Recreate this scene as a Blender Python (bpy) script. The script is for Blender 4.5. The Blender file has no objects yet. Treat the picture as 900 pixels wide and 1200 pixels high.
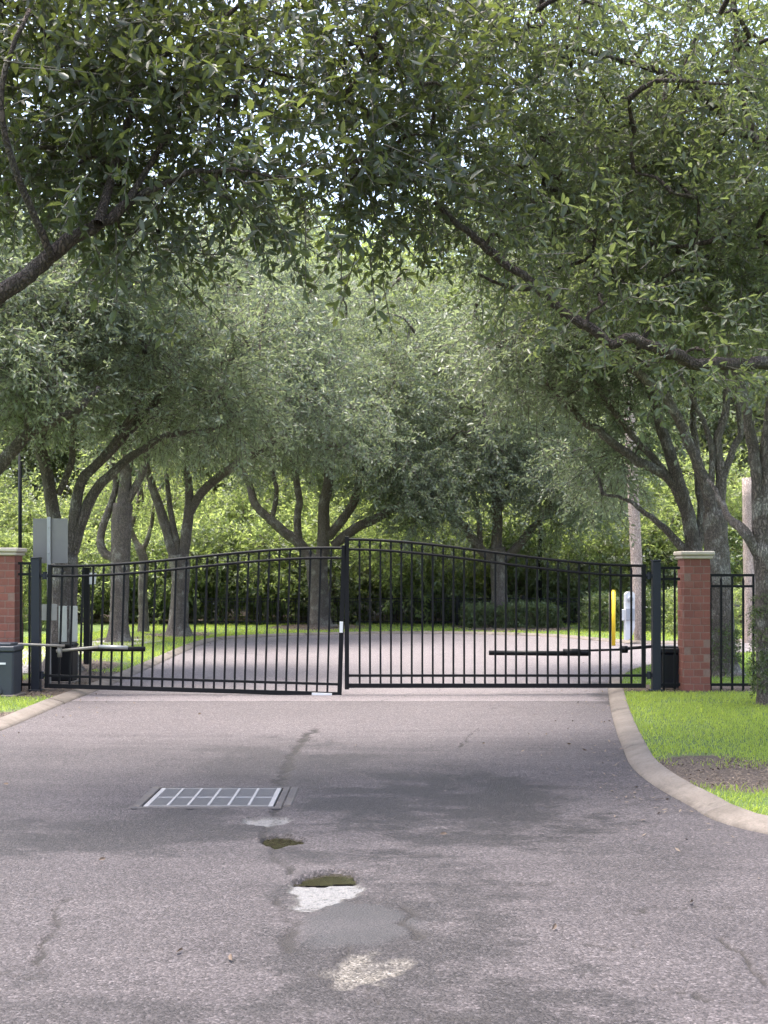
import bpy, bmesh, math, random
import numpy as np
from mathutils import Vector, Matrix

random.seed(7)
RNG = np.random.default_rng(11)
scene = bpy.context.scene
C = scene.collection

# ------------------------------------------------------------------ camera
F, HZ, EYE = 1400.0, 675.0, 1.6          # focal length in photo pixels, horizon row, eye height
cam_data = bpy.data.cameras.new('camera')
cam_data.lens = 36.0 * F / 1200.0
cam_data.sensor_width = 36.0
cam_data.shift_y = (HZ - 600.0) / 1200.0
cam_data.clip_start = 0.1
cam_data.clip_end = 3000.0
cam = bpy.data.objects.new('camera', cam_data)
cam.location = (0, 0, EYE)
cam.rotation_euler = (math.radians(90), 0, 0)
C.objects.link(cam)
scene.camera = cam

# ------------------------------------------------------------------ sky and sun
SUN_EL, SUN_AZ = math.radians(78), math.radians(-70)     # azimuth from +Y, clockwise
world = bpy.data.worlds.new('World')
scene.world = world
world.use_nodes = True
wn = world.node_tree
wn.nodes.clear()
sky = wn.nodes.new('ShaderNodeTexSky')
sky.sky_type = 'NISHITA'
sky.sun_disc = False
sky.sun_elevation = SUN_EL
sky.sun_rotation = SUN_AZ
sky.altitude = 0
sky.air_density = 1.0
sky.dust_density = 5.0
sky.ozone_density = 0.6
bg = wn.nodes.new('ShaderNodeBackground')
bg.inputs['Strength'].default_value = 0.15
wo = wn.nodes.new('ShaderNodeOutputWorld')
wn.links.new(sky.outputs[0], bg.inputs['Color'])
wn.links.new(bg.outputs[0], wo.inputs['Surface'])
sd = bpy.data.lights.new('sun', 'SUN')
sd.energy = 1.5
sd.angle = math.radians(24)
sd.color = (1.0, 0.975, 0.93)
sun = bpy.data.objects.new('sun', sd)
sv = Vector((math.sin(SUN_AZ) * math.cos(SUN_EL), math.cos(SUN_AZ) * math.cos(SUN_EL), math.sin(SUN_EL)))
sun.rotation_euler = sv.to_track_quat('Z', 'Y').to_euler()
sun.location = sv * 60
C.objects.link(sun)

vs = scene.view_settings
vs.view_transform = 'Standard'
vs.look = 'None'
vs.gamma = 1.0
vs.use_curve_mapping = False
vs.exposure = 2.25
cy = scene.cycles
cy.use_denoising = True
cy.use_adaptive_sampling = True
cy.adaptive_threshold = 0.02
cy.max_bounces = 8
cy.diffuse_bounces = 3
cy.glossy_bounces = 3
cy.transmission_bounces = 5
cy.transparent_max_bounces = 6
cy.caustics_reflective = False
cy.caustics_refractive = False

# ------------------------------------------------------------------ pixel helpers
def W(px, py, d):
    return np.array(((px - 450.0) * d / F, d, EYE - (py - HZ) * d / F))
def G(px, py, z=0.0):
    d = F * (EYE - z) / (py - HZ)
    return ((px - 450.0) * d / F, d)
LZ = 0.05                                 # height of the verges above the road

# ------------------------------------------------------------------ materials
def newmat(name):
    m = bpy.data.materials.new(name)
    m.use_nodes = True
    nt = m.node_tree
    return m, nt, nt.nodes['Principled BSDF'], nt.nodes['Material Output']
def nd(nt, typ, **kw):
    n = nt.nodes.new(typ)
    for k, v in kw.items():
        setattr(n, k, v)
    return n
def noise(nt, vec, scale, detail=3, rough=0.55, dist=0.0):
    n = nd(nt, 'ShaderNodeTexNoise')
    n.inputs['Scale'].default_value = scale
    n.inputs['Detail'].default_value = detail
    n.inputs['Roughness'].default_value = rough
    n.inputs['Distortion'].default_value = dist
    if vec is not None:
        nt.links.new(vec, n.inputs['Vector'])
    return n.outputs['Fac']
def ramp(nt, fac, stops, interp='LINEAR'):
    r = nd(nt, 'ShaderNodeValToRGB')
    r.color_ramp.interpolation = interp
    els = r.color_ramp.elements
    while len(els) < len(stops):
        els.new(0.5)
    for e, (p, c) in zip(els, stops):
        e.position = p
        e.color = (c, c, c, 1) if isinstance(c, (int, float)) else (c[0], c[1], c[2], 1)
    nt.links.new(fac, r.inputs['Fac'])
    return r.outputs['Color']
def mix(nt, fac, a, b, mode='MIX'):
    n = nd(nt, 'ShaderNodeMix', data_type='RGBA', blend_type=mode)
    for sock, v in ((0, fac), (6, a), (7, b)):
        if isinstance(v, (int, float)):
            n.inputs[sock].default_value = v if sock == 0 else (v, v, v, 1)
        elif isinstance(v, tuple):
            n.inputs[sock].default_value = (v[0], v[1], v[2], 1)
        else:
            nt.links.new(v, n.inputs[sock])
    return n.outputs[2]
def mth(nt, op, a, b=None, clamp=False):
    n = nd(nt, 'ShaderNodeMath', operation=op, use_clamp=clamp)
    for i, v in enumerate((a, b)):
        if v is None:
            continue
        if isinstance(v, (int, float)):
            n.inputs[i].default_value = v
        else:
            nt.links.new(v, n.inputs[i])
    return n.outputs[0]
def bump(nt, h, strength, dist, bsdf):
    b = nd(nt, 'ShaderNodeBump')
    b.inputs['Strength'].default_value = strength
    b.inputs['Distance'].default_value = dist
    nt.links.new(h, b.inputs['Height'])
    nt.links.new(b.outputs[0], bsdf.inputs['Normal'])
def objco(nt):
    return nd(nt, 'ShaderNodeTexCoord').outputs['Object']
def scaled(nt, vec, sx, sy, sz):
    m = nd(nt, 'ShaderNodeMapping')
    m.inputs['Scale'].default_value = (sx, sy, sz)
    nt.links.new(vec, m.inputs['Vector'])
    return m.outputs[0]

def leaf_mat(name, dark, light, under, trans=0.35, tcol=(0.25, 0.38, 0.04), rough=0.42):
    m, nt, p, out = newmat(name)
    geo = nd(nt, 'ShaderNodeNewGeometry')
    rnd = geo.outputs['Random Per Island']
    col = mix(nt, rnd, dark, light)
    pat = ramp(nt, noise(nt, objco(nt), 0.9, 2), [(0.35, 0.0), (0.68, 1.0)])
    col = mix(nt, mth(nt, 'MULTIPLY', pat, 0.45), col, light)
    col2 = mix(nt, geo.outputs['Backfacing'], col, under)
    nt.links.new(col2, p.inputs['Base Color'])
    p.inputs['Roughness'].default_value = rough
    p.inputs['Specular IOR Level'].default_value = 0.5
    t = nd(nt, 'ShaderNodeBsdfTranslucent')
    tc = mix(nt, rnd, tcol, tuple(min(1, c * 1.5) for c in tcol))
    nt.links.new(tc, t.inputs['Color'])
    ms = nd(nt, 'ShaderNodeMixShader')
    ms.inputs[0].default_value = trans
    nt.links.new(p.outputs[0], ms.inputs[1])
    nt.links.new(t.outputs[0], ms.inputs[2])
    nt.links.new(ms.outputs[0], out.inputs['Surface'])
    return m
def bark_mat(name, a, b, lichen):
    m, nt, p, out = newmat(name)
    co = objco(nt)
    st = scaled(nt, co, 1, 1, 0.3)
    n1 = noise(nt, st, 22, 5, 0.65, 0.6)
    n2 = noise(nt, co, 3.2, 3)
    v = nd(nt, 'ShaderNodeTexVoronoi', feature='DISTANCE_TO_EDGE')
    v.inputs['Scale'].default_value = 34
    wv = nd(nt, 'ShaderNodeTexNoise')
    wv.inputs['Scale'].default_value = 14
    wv.inputs['Detail'].default_value = 4
    nt.links.new(co, wv.inputs['Vector'])
    wm = nd(nt, 'ShaderNodeVectorMath', operation='MULTIPLY_ADD')
    nt.links.new(wv.outputs['Color'], wm.inputs[0])
    wm.inputs[1].default_value = (0.09, 0.09, 0.09)
    nt.links.new(st, wm.inputs[2])
    nt.links.new(wm.outputs[0], v.inputs['Vector'])
    crack = ramp(nt, v.outputs['Distance'], [(0.0, 0.0), (0.22, 1.0)])
    col = mix(nt, n1, a, b)
    col = mix(nt, ramp(nt, n2, [(0.52, 0.0), (0.66, 0.8)]), col, lichen)
    col = mix(nt, mth(nt, 'MULTIPLY', mth(nt, 'SUBTRACT', 1.0, crack), 0.6), col, tuple(c * 0.3 for c in a))
    nt.links.new(col, p.inputs['Base Color'])
    p.inputs['Roughness'].default_value = 0.9
    h = mth(nt, 'ADD', mth(nt, 'MULTIPLY', crack, 0.7), n1)
    bump(nt, h, 1.0, 0.035, p)
    return m
def plain_mat(name, col, rough=0.5, metal=0.0, var=0.15, scale=8.0, bmp=0.0):
    m, nt, p, out = newmat(name)
    co = objco(nt)
    n = noise(nt, co, scale, 4)
    c = mix(nt, n, tuple(x * (1 - var) for x in col), tuple(min(1, x * (1 + var)) for x in col))
    nt.links.new(c, p.inputs['Base Color'])
    p.inputs['Roughness'].default_value = rough
    p.inputs['Metallic'].default_value = metal
    if bmp:
        bump(nt, noise(nt, co, scale * 12, 4), bmp, 0.01, p)
    return m

M = {}
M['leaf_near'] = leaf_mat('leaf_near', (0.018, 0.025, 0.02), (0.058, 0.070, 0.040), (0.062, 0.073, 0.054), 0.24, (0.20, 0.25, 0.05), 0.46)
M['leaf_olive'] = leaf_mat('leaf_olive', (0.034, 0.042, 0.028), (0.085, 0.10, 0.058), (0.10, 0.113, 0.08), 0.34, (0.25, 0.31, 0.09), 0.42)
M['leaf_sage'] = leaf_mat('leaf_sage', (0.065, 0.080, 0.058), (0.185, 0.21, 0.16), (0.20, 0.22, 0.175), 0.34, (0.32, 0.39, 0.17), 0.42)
M['leaf_bright'] = leaf_mat('leaf_bright', (0.05, 0.072, 0.026), (0.15, 0.185, 0.075), (0.14, 0.17, 0.08), 0.42, (0.40, 0.49, 0.14), 0.45)
M['leaf_under'] = leaf_mat('leaf_under', (0.055, 0.08, 0.032), (0.145, 0.185, 0.08), (0.14, 0.18, 0.09), 0.48, (0.42, 0.52, 0.15), 0.45)
M['leaf_hedge'] = leaf_mat('leaf_hedge', (0.035, 0.052, 0.022), (0.09, 0.12, 0.05), (0.09, 0.12, 0.06), 0.3, (0.22, 0.29, 0.07), 0.4)
M['bark'] = bark_mat('bark', (0.12, 0.096, 0.082), (0.29, 0.24, 0.205), (0.42, 0.395, 0.345))
M['bark_warm'] = bark_mat('bark_warm', (0.075, 0.052, 0.043), (0.15, 0.108, 0.09), (0.17, 0.145, 0.12))
M['twig'] = plain_mat('twig', (0.12, 0.105, 0.085), 0.85)
M['black_metal'] = plain_mat('black_metal', (0.006, 0.006, 0.0075), 0.5, 0.0, 0.2, 20)
M['black_metal'].node_tree.nodes['Principled BSDF'].inputs['Specular IOR Level'].default_value = 0.22
M['navy_metal'] = plain_mat('navy_metal', (0.006, 0.008, 0.017), 0.5, 0.0, 0.2, 20)
M['cap_stone'] = plain_mat('cap_stone', (0.52, 0.45, 0.36), 0.8, 0, 0.12, 14, 0.25)
M['mortar'] = plain_mat('mortar', (0.24, 0.15, 0.12), 0.95, 0, 0.2, 30, 0.4)
M['white_paint'] = plain_mat('white_paint', (0.72, 0.72, 0.72), 0.5, 0, 0.06, 6)
M['sign_back'] = plain_mat('sign_back', (0.19, 0.18, 0.165), 0.45, 0.3, 0.14, 5)
M['zinc'] = plain_mat('zinc', (0.34, 0.34, 0.33), 0.45, 0.5, 0.12, 12)
M['arm_paint'] = plain_mat('arm_paint', (0.24, 0.22, 0.19), 0.5, 0.2, 0.15, 12)
M['grey_plastic'] = plain_mat('grey_plastic', (0.045, 0.05, 0.062), 0.5, 0, 0.15, 10, 0.1)
M['yellow_plastic'] = plain_mat('yellow_plastic', (0.72, 0.50, 0.02), 0.45, 0, 0.08, 8)
M['meter_grey'] = plain_mat('meter_grey', (0.56, 0.58, 0.62), 0.45, 0, 0.08, 5)
M['meter_dark'] = plain_mat('meter_dark', (0.28, 0.30, 0.35), 0.3, 0, 0.08, 5)
M['notice'] = plain_mat('notice', (0.50, 0.50, 0.44), 0.6, 0, 0.12, 9)
M['dark_pit'] = plain_mat('dark_pit', (0.02, 0.02, 0.018), 0.9)
M['pole_wood'] = bark_mat('pole_wood', (0.54, 0.42, 0.37), (0.70, 0.58, 0.52), (0.68, 0.58, 0.52))
M['moss'] = plain_mat('moss', (0.20, 0.21, 0.17), 0.95)
M['galv'] = plain_mat('galv', (0.13, 0.128, 0.132), 0.55, 0.5, 0.2, 20, 0.1)
M['bar_pale'] = plain_mat('bar_pale', (0.24, 0.236, 0.24), 0.55, 0.1, 0.15, 20, 0.1)

def brick_mat():
    m, nt, p, out = newmat('brick')
    oi = nd(nt, 'ShaderNodeObjectInfo')
    co = objco(nt)
    base = ramp(nt, oi.outputs['Random'], [(0.0, (0.17, 0.056, 0.040)), (0.35, (0.21, 0.068, 0.047)), (0.7, (0.25, 0.082, 0.057)), (1.0, (0.28, 0.10, 0.07))])
    n = noise(nt, co, 35, 5, 0.65)
    col = mix(nt, 0.5, base, mix(nt, n, (0.12, 0.045, 0.04), (0.32, 0.13, 0.095)))
    w = ramp(nt, noise(nt, nd(nt, 'ShaderNodeNewGeometry').outputs['Position'], 4.5, 4), [(0.56, 0.0), (0.72, 0.35)])
    col = mix(nt, w, col, (0.28, 0.17, 0.13))
    nt.links.new(col, p.inputs['Base Color'])
    p.inputs['Roughness'].default_value = 0.88
    bump(nt, n, 0.5, 0.006, p)
    return m
M['brick'] = brick_mat()

def wsel(nt):
    a = nd(nt, 'ShaderNodeAttribute', attribute_name='pale')
    return a.outputs['Fac']
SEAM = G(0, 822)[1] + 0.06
def asphalt_mat():
    m, nt, p, out = newmat('asphalt')
    co = objco(nt)
    fine = nd(nt, 'ShaderNodeTexVoronoi')
    fine.inputs['Scale'].default_value = 95
    fine.inputs['Randomness'].default_value = 1.0
    nt.links.new(co, fine.inputs['Vector'])
    spk = nd(nt, 'ShaderNodeSeparateColor')
    nt.links.new(fine.outputs['Color'], spk.inputs[0])
    n1 = noise(nt, co, 60, 4, 0.7)
    big = noise(nt, co, 0.55, 5, 0.6, 0.4)
    streak = noise(nt, scaled(nt, co, 0.5, 3.2, 1), 1.0, 5, 0.65, 0.3)
    # damp, worn darker areas: soft blotches with noisy edges
    sep = nd(nt, 'ShaderNodeSeparateXYZ')
    nt.links.new(co, sep.inputs[0])
    wob = mth(nt, 'MULTIPLY', mth(nt, 'SUBTRACT', noise(nt, scaled(nt, co, 1.0, 2.2, 1), 1.3, 9, 0.68, 0.3), 0.5), 4.5)
    wob2 = mth(nt, 'MULTIPLY', mth(nt, 'SUBTRACT', noise(nt, co, 1.7, 9, 0.75), 0.5), 5.0)
    damp = None
    for (x, y, rx, ry, s) in DAMP:
        dx = mth(nt, 'DIVIDE', mth(nt, 'SUBTRACT', sep.outputs[0], x), rx)
        dy = mth(nt, 'DIVIDE', mth(nt, 'SUBTRACT', sep.outputs[1], y), ry)
        r2 = mth(nt, 'ADD', mth(nt, 'MULTIPLY', dx, dx), mth(nt, 'MULTIPLY', dy, dy))
        v = mth(nt, 'SUBTRACT', 1.0, mth(nt, 'ADD', r2, mth(nt, 'ADD', wob, wob2)))
        v = mth(nt, 'MULTIPLY', v, 1.3, True)
        v = mth(nt, 'MULTIPLY', v, s)
        damp = v if damp is None else mth(nt, 'MAXIMUM', damp, v)
    dry = mix(nt, ramp(nt, big, [(0.3, 0.0), (0.7, 1.0)]), (0.047, 0.0415, 0.0435), (0.067, 0.059, 0.061))
    dry = mix(nt, ramp(nt, streak, [(0.45, 0.0), (0.75, 0.5)]), dry, (0.090, 0.079, 0.081))
    # paler from the seam before the gate: open-sky brightness there put into the colour
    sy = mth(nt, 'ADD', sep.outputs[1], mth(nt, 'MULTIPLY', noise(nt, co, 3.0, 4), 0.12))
    bright_far = mth(nt, 'MULTIPLY', mth(nt, 'SUBTRACT', sy, SEAM), 25.0, True)
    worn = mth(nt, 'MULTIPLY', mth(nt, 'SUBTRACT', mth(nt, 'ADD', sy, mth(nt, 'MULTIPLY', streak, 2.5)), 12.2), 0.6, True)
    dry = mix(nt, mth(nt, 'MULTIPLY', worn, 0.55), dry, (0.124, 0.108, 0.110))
    dry = mix(nt, mth(nt, 'MULTIPLY', bright_far, 0.85), dry, mix(nt, big, (0.140, 0.123, 0.125), (0.185, 0.163, 0.166)))
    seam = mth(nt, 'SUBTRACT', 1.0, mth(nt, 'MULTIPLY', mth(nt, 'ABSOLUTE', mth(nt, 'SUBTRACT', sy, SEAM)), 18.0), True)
    wet = mix(nt, big, (0.025, 0.0225, 0.0235), (0.034, 0.031, 0.032))
    col = mix(nt, damp, dry, wet)
    stone = ramp(nt, spk.outputs[0], [(0.0, 0.42), (0.5, 0.9), (0.85, 1.2), (1.0, 2.0)])
    col = mix(nt, 0.85, col, stone, 'MULTIPLY')
    col = mix(nt, 0.6, col, ramp(nt, n1, [(0.3, 0.55), (0.7, 1.5)]), 'MULTIPLY')
    # wear attribute: r crack, g sandy stone and pale pothole areas, b fine grey patch
    at = nd(nt, 'ShaderNodeAttribute', attribute_name='wear')
    sc = nd(nt, 'ShaderNodeSeparateColor')
    nt.links.new(at.outputs['Color'], sc.inputs[0])
    col = mix(nt, mth(nt, 'MULTIPLY', sc.outputs[2], 0.75), col, mix(nt, n1, (0.034, 0.033, 0.035), (0.056, 0.054, 0.056)))
    col = mix(nt, sc.outputs[1], col, ramp(nt, spk.outputs[1], [(0.0, (0.03, 0.027, 0.024)), (0.3, (0.085, 0.076, 0.066)), (0.8, (0.15, 0.136, 0.12)), (1.0, (0.24, 0.22, 0.20))]))
    col = mix(nt, wsel(nt), col, ramp(nt, noise(nt, co, 38, 5, 0.75), [(0.36, (0.03, 0.03, 0.03)), (0.44, (0.13, 0.128, 0.128)), (0.7, (0.19, 0.187, 0.187))]))
    col = mix(nt, sc.outputs[0], col, (0.028, 0.025, 0.024))
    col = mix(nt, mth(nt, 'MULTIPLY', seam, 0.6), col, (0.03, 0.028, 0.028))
    # thin shrinkage cracks running across
    cv = nd(nt, 'ShaderNodeTexVoronoi', feature='DISTANCE_TO_EDGE')
    cv.inputs['Scale'].default_value = 0.8
    warp = nd(nt, 'ShaderNodeTexNoise')
    warp.inputs['Scale'].default_value = 2.5
    warp.inputs['Detail'].default_value = 5
    nt.links.new(co, warp.inputs['Vector'])
    wadd = nd(nt, 'ShaderNodeVectorMath', operation='MULTIPLY_ADD')
    nt.links.new(warp.outputs['Color'], wadd.inputs[0])
    wadd.inputs[1].default_value = (0.9, 0.9, 0)
    nt.links.new(co, wadd.inputs[2])
    nt.links.new(scaled(nt, wadd.outputs[0], 0.45, 1.0, 1), cv.inputs['Vector'])
    ck = ramp(nt, cv.outputs['Distance'], [(0.0, 1.0), (0.007, 0.0)])
    ck = mth(nt, 'MULTIPLY', ck, ramp(nt, noise(nt, co, 0.8, 3), [(0.48, 0.0), (0.6, 0.8)]))
    col = mix(nt, ck, col, (0.045, 0.04, 0.04))
    nt.links.new(col, p.inputs['Base Color'])
    ro = mth(nt, 'SUBTRACT', 0.72, mth(nt, 'MULTIPLY', damp, 0.12))
    nt.links.new(ro, p.inputs['Roughness'])
    p.inputs['Specular IOR Level'].default_value = 0.22
    h = mth(nt, 'ADD', mth(nt, 'MULTIPLY', fine.outputs['Distance'], -1.0), mth(nt, 'MULTIPLY', n1, 0.6))
    h = mth(nt, 'SUBTRACT', h, mth(nt, 'MULTIPLY', ck, 1.5))
    bump(nt, h, 0.55, 0.008, p)
    return m
def ell(px, py0, py1, rx_px, s):
    y0, y1 = G(0, py1)[1], G(0, py0)[1]
    y = (y0 + y1) / 2
    return ((px - 450) * y / F, y, rx_px * y / F, (y1 - y0) / 2, s)
DAMP = [ell(520, 898, 1010, 190, 1.0), ell(150, 945, 1010, 240, 0.9), ell(480, 1000, 1400, 200, 0.85),
        ell(320, 868, 940, 130, 0.6), ell(735, 800, 850, 40, 0.6), ell(60, 1140, 1400, 220, 0.7), ell(760, 985, 1040, 120, 0.4)]
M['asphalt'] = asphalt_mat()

def concrete_mat(name, a, b):
    m, nt, p, out = newmat(name)
    co = objco(nt)
    n = noise(nt, co, 2.2, 5, 0.65)
    f = noise(nt, co, 55, 4, 0.7)
    col = mix(nt, ramp(nt, n, [(0.35, 0.0), (0.65, 1.0)]), a, b)
    col = mix(nt, 0.5, col, ramp(nt, f, [(0.3, 0.6), (0.7, 1.35)]), 'MULTIPLY')
    st = ramp(nt, noise(nt, co, 5.0, 6, 0.72), [(0.52, 0.0), (0.68, 0.75)])
    col = mix(nt, st, col, (0.085, 0.07, 0.055))
    nt.links.new(col, p.inputs['Base Color'])
    p.inputs['Roughness'].default_value = 0.85
    bump(nt, f, 0.4, 0.006, p)
    return m
M['kerb'] = concrete_mat('kerb', (0.115, 0.096, 0.08), (0.175, 0.148, 0.125))
M['drain_frame'] = concrete_mat('drain_frame', (0.04, 0.036, 0.036), (0.066, 0.06, 0.06))
M['path'] = concrete_mat('path', (0.30, 0.28, 0.26), (0.40, 0.37, 0.35))

def verge_mat():
    m, nt, p, out = newmat('verge')
    co = objco(nt)
    n = noise(nt, co, 1.3, 5, 0.65)
    f = noise(nt, co, 40, 5, 0.75)
    soil = mix(nt, f, (0.035, 0.025, 0.019), (0.12, 0.09, 0.07))
    grass = mix(nt, f, (0.045, 0.075, 0.015), (0.13, 0.19, 0.04))
    at = nd(nt, 'ShaderNodeAttribute', attribute_name='soil')
    g = mth(nt, 'ADD', at.outputs['Fac'], mth(nt, 'MULTIPLY', mth(nt, 'SUBTRACT', n, 0.5), 1.9))
    col = mix(nt, ramp(nt, g, [(0.4, 0.0), (0.6, 1.0)]), grass, soil)
    nt.links.new(col, p.inputs['Base Color'])
    p.inputs['Roughness'].default_value = 0.95
    bump(nt, f, 0.8, 0.03, p)
    return m
M['verge'] = verge_mat()
def grass_mat(name, a, b, t):
    m = leaf_mat(name, a, b, b, 0.45, t, 0.5)
    return m
M['grass'] = grass_mat('grass', (0.09, 0.135, 0.02), (0.20, 0.255, 0.05), (0.48, 0.58, 0.09))
M['grass_far'] = grass_mat('grass_far', (0.06, 0.10, 0.015), (0.13, 0.18, 0.035), (0.30, 0.42, 0.06))
M['litter'] = leaf_mat('litter', (0.03, 0.02, 0.014), (0.15, 0.105, 0.075), (0.13, 0.10, 0.075), 0.05, (0.2, 0.12, 0.05), 0.8)
def puddle_mat():
    m, nt, p, out = newmat('puddle')
    co = objco(nt)
    n = noise(nt, co, 9, 4)
    col = mix(nt, n, (0.013, 0.012, 0.007), (0.03, 0.027, 0.015))
    nt.links.new(col, p.inputs['Base Color'])
    p.inputs['Roughness'].default_value = 0.04
    p.inputs['IOR'].default_value = 1.33
    p.inputs['Specular IOR Level'].default_value = 0.6
    bump(nt, noise(nt, co, 14, 2), 0.04, 0.01, p)
    return m
M['puddle'] = puddle_mat()

# ------------------------------------------------------------------ object helpers
def tag(o, label=None, cat=None, group=None, kind=None):
    if label: o['label'] = label
    if cat: o['category'] = cat
    if group: o['group'] = group
    if kind: o['kind'] = kind
    return o
def empty(name, loc, label, cat, group=None):
    o = bpy.data.objects.new(name, None)
    o.empty_display_size = 0.2
    o.location = loc
    C.objects.link(o)
    return tag(o, label, cat, group)
def org(parent):
    """world origin of a parent chain built without rotation"""
    v = Vector((0, 0, 0))
    while parent is not None:
        v += parent.location
        parent = parent.parent
    return v
def link(name, me, parent=None, mats=(), loc=None, smooth=False):
    o = bpy.data.objects.new(name, me)
    C.objects.link(o)
    if parent is not None:
        o.parent = parent
    if loc is not None:
        o.location = loc
    if not me.materials:
        for m in mats:
            me.materials.append(M[m] if isinstance(m, str) else m)
    if smooth:
        me.polygons.foreach_set('use_smooth', np.ones(len(me.polygons), bool))
    return o
def np_mesh(name, v, faces_list, mat_list=None):
    """v: (N,3); faces_list: arrays (K,3) or (K,4); one material index per array"""
    me = bpy.data.meshes.new(name)
    nv = len(v)
    me.vertices.add(nv)
    me.vertices.foreach_set('co', np.ascontiguousarray(v, dtype=np.float32).ravel())
    faces_list = [np.asarray(f) for f in faces_list if len(f)]
    loops = np.concatenate([f.ravel() for f in faces_list]).astype(np.int32)
    tot = np.concatenate([np.full(len(f), f.shape[1]) for f in faces_list])
    start = np.concatenate(([0], np.cumsum(tot)[:-1])).astype(np.int32)
    me.loops.add(len(loops))
    me.loops.foreach_set('vertex_index', loops)
    me.polygons.add(len(tot))
    me.polygons.foreach_set('loop_start', start)
    if mat_list:
        mi = np.concatenate([np.full(len(f), i) for f, i in zip(faces_list, mat_list)]).astype(np.int32)
        me.polygons.foreach_set('material_index', mi)
    me.update(calc_edges=True)
    return me
def box_bm(bm, c, s, bev=0.0):
    r = bmesh.ops.create_cube(bm, size=1.0, matrix=Matrix.Translation(c) @ Matrix.Diagonal((s[0], s[1], s[2], 1)))
    if bev > 0:
        es = {e for v in r['verts'] for e in v.link_edges}
        bmesh.ops.bevel(bm, geom=list(es), offset=bev, segments=1, affect='EDGES', profile=0.5)
def bm_obj(name, bm, parent, mat, smooth=False):
    me = bpy.data.meshes.new(name)
    bm.to_mesh(me)
    bm.free()
    return link(name, me, parent, [mat], smooth=smooth)
def box(name, x0, x1, y0, y1, z0, z1, mat, parent=None, bev=0.0):
    """box given in world coordinates"""
    o = org(parent)
    bm = bmesh.new()
    c = Vector(((x0 + x1) / 2, (y0 + y1) / 2, (z0 + z1) / 2)) - o
    box_bm(bm, c, (abs(x1 - x0), abs(y1 - y0), abs(z1 - z0)), bev)
    return bm_obj(name, bm, parent, mat)

def catmull(pts, rad, sub):
    pts = np.asarray(pts, float); rad = np.asarray(rad, float)
    P = np.vstack((2 * pts[0] - pts[1], pts, 2 * pts[-1] - pts[-2]))
    R = np.concatenate(([rad[0]], rad, [rad[-1]]))
    o, r = [], []
    for i in range(1, len(P) - 2):
        for k in range(sub):
            t = k / sub
            a, b, c, d = P[i - 1], P[i], P[i + 1], P[i + 2]
            o.append(0.5 * ((2 * b) + (-a + c) * t + (2 * a - 5 * b + 4 * c - d) * t * t + (-a + 3 * b - 3 * c + d) * t ** 3))
            r.append(R[i] * (1 - t) + R[i + 1] * t)
    o.append(P[-2]); r.append(R[-2])
    return np.array(o), np.array(r)
def tube(pts, rad, sides, rough=0.0, cap=True):
    """returns verts and quad faces of a swept tube"""
    pts = np.asarray(pts, float); rad = np.asarray(rad, float)
    n = len(pts)
    tan = np.gradient(pts, axis=0)
    tan /= np.linalg.norm(tan, axis=1)[:, None] + 1e-9
    ref = np.array((0.31, 0.77, 0.1)); ref /= np.linalg.norm(ref)
    V = []
    u = np.cross(tan[0], ref); u /= np.linalg.norm(u)
    a = np.linspace(0, 2 * np.pi, sides, endpoint=False)
    lob = RNG.normal(0, 1, sides)
    for i in range(n):
        u = u - tan[i] * np.dot(u, tan[i]); u /= np.linalg.norm(u)
        w = np.cross(tan[i], u)
        lob = 0.85 * lob + 0.5 * RNG.normal(0, 1, sides)
        rr = rad[i] * (1 + rough * np.clip(lob, -2, 2))
        V.append(pts[i] + (np.cos(a) * rr)[:, None] * u + (np.sin(a) * rr)[:, None] * w)
    V = np.vstack(V)
    idx = np.arange(sides)
    q = []
    for i in range(n - 1):
        b = i * sides
        q.append(np.stack((b + idx, b + (idx + 1) % sides, b + sides + (idx + 1) % sides, b + sides + idx), 1))
    q = np.vstack(q)
    if cap:
        V = np.vstack((V, pts[-1]))
        b = (n - 1) * sides
        t = np.stack((b + idx, b + (idx + 1) % sides, np.full(sides, n * sides), np.full(sides, n * sides)), 1)
        return V, q, t[:, :3]
    return V, q, None
def tube_obj(name, pts, rad, sides, mat, parent=None, rough=0.0, sub=4, smooth=True):
    if sub > 1:
        pts, rad = catmull(pts, rad, sub)
    o = np.array(org(parent))
    V, q, t = tube(np.asarray(pts) - o, rad, sides, rough)
    me = np_mesh(name, V, [q, t])
    return link(name, me, parent, [mat], smooth=smooth)
def rod(name, a, b, r, mat, parent=None, sides=10):
    a = np.asarray(a, float); b = np.asarray(b, float)
    o = np.array(org(parent))
    V, q, t = tube(np.array((a, b)) - o, (r, r), sides)
    n = len(V)
    V = np.vstack((V, a - o))
    idx = np.arange(sides)
    t2 = np.stack(((idx + 1) % sides, idx, np.full(sides, n)), 1)
    return link(name, np_mesh(name, V, [q, np.vstack((t, t2))]), parent, [mat])

# ------------------------------------------------------------------ ground, road, verges
def offset(line, w):
    """offset an open 2-D polyline to its right"""
    p = np.asarray(line, float)
    t = np.gradient(p, axis=0)
    t /= np.linalg.norm(t, axis=1)[:, None]
    nrm = np.stack((t[:, 1], -t[:, 0]), 1)
    return p + nrm * w
def smooth2(pts, sub=8):
    p3 = np.array([(x, y, 0) for x, y in pts])
    o, _ = catmull(p3, np.zeros(len(p3)), sub)
    return o[:, :2]
# road edge on the right: from behind the camera past the gate, then round the corner to the right
RE = smooth2([(14, -12), (9.5, 0.5), (6.4, 4.2), (4.0, 6.0)] + [G(900, 978), G(800, 940), G(746, 905), G(730, 878), G(718, 842), G(713, 814), G(713, 800)]
             + [G(724, 790), G(752, 782), G(800, 774), G(900, 766), (14, 25.4), (30, 26.5), (70, 27)])
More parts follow.
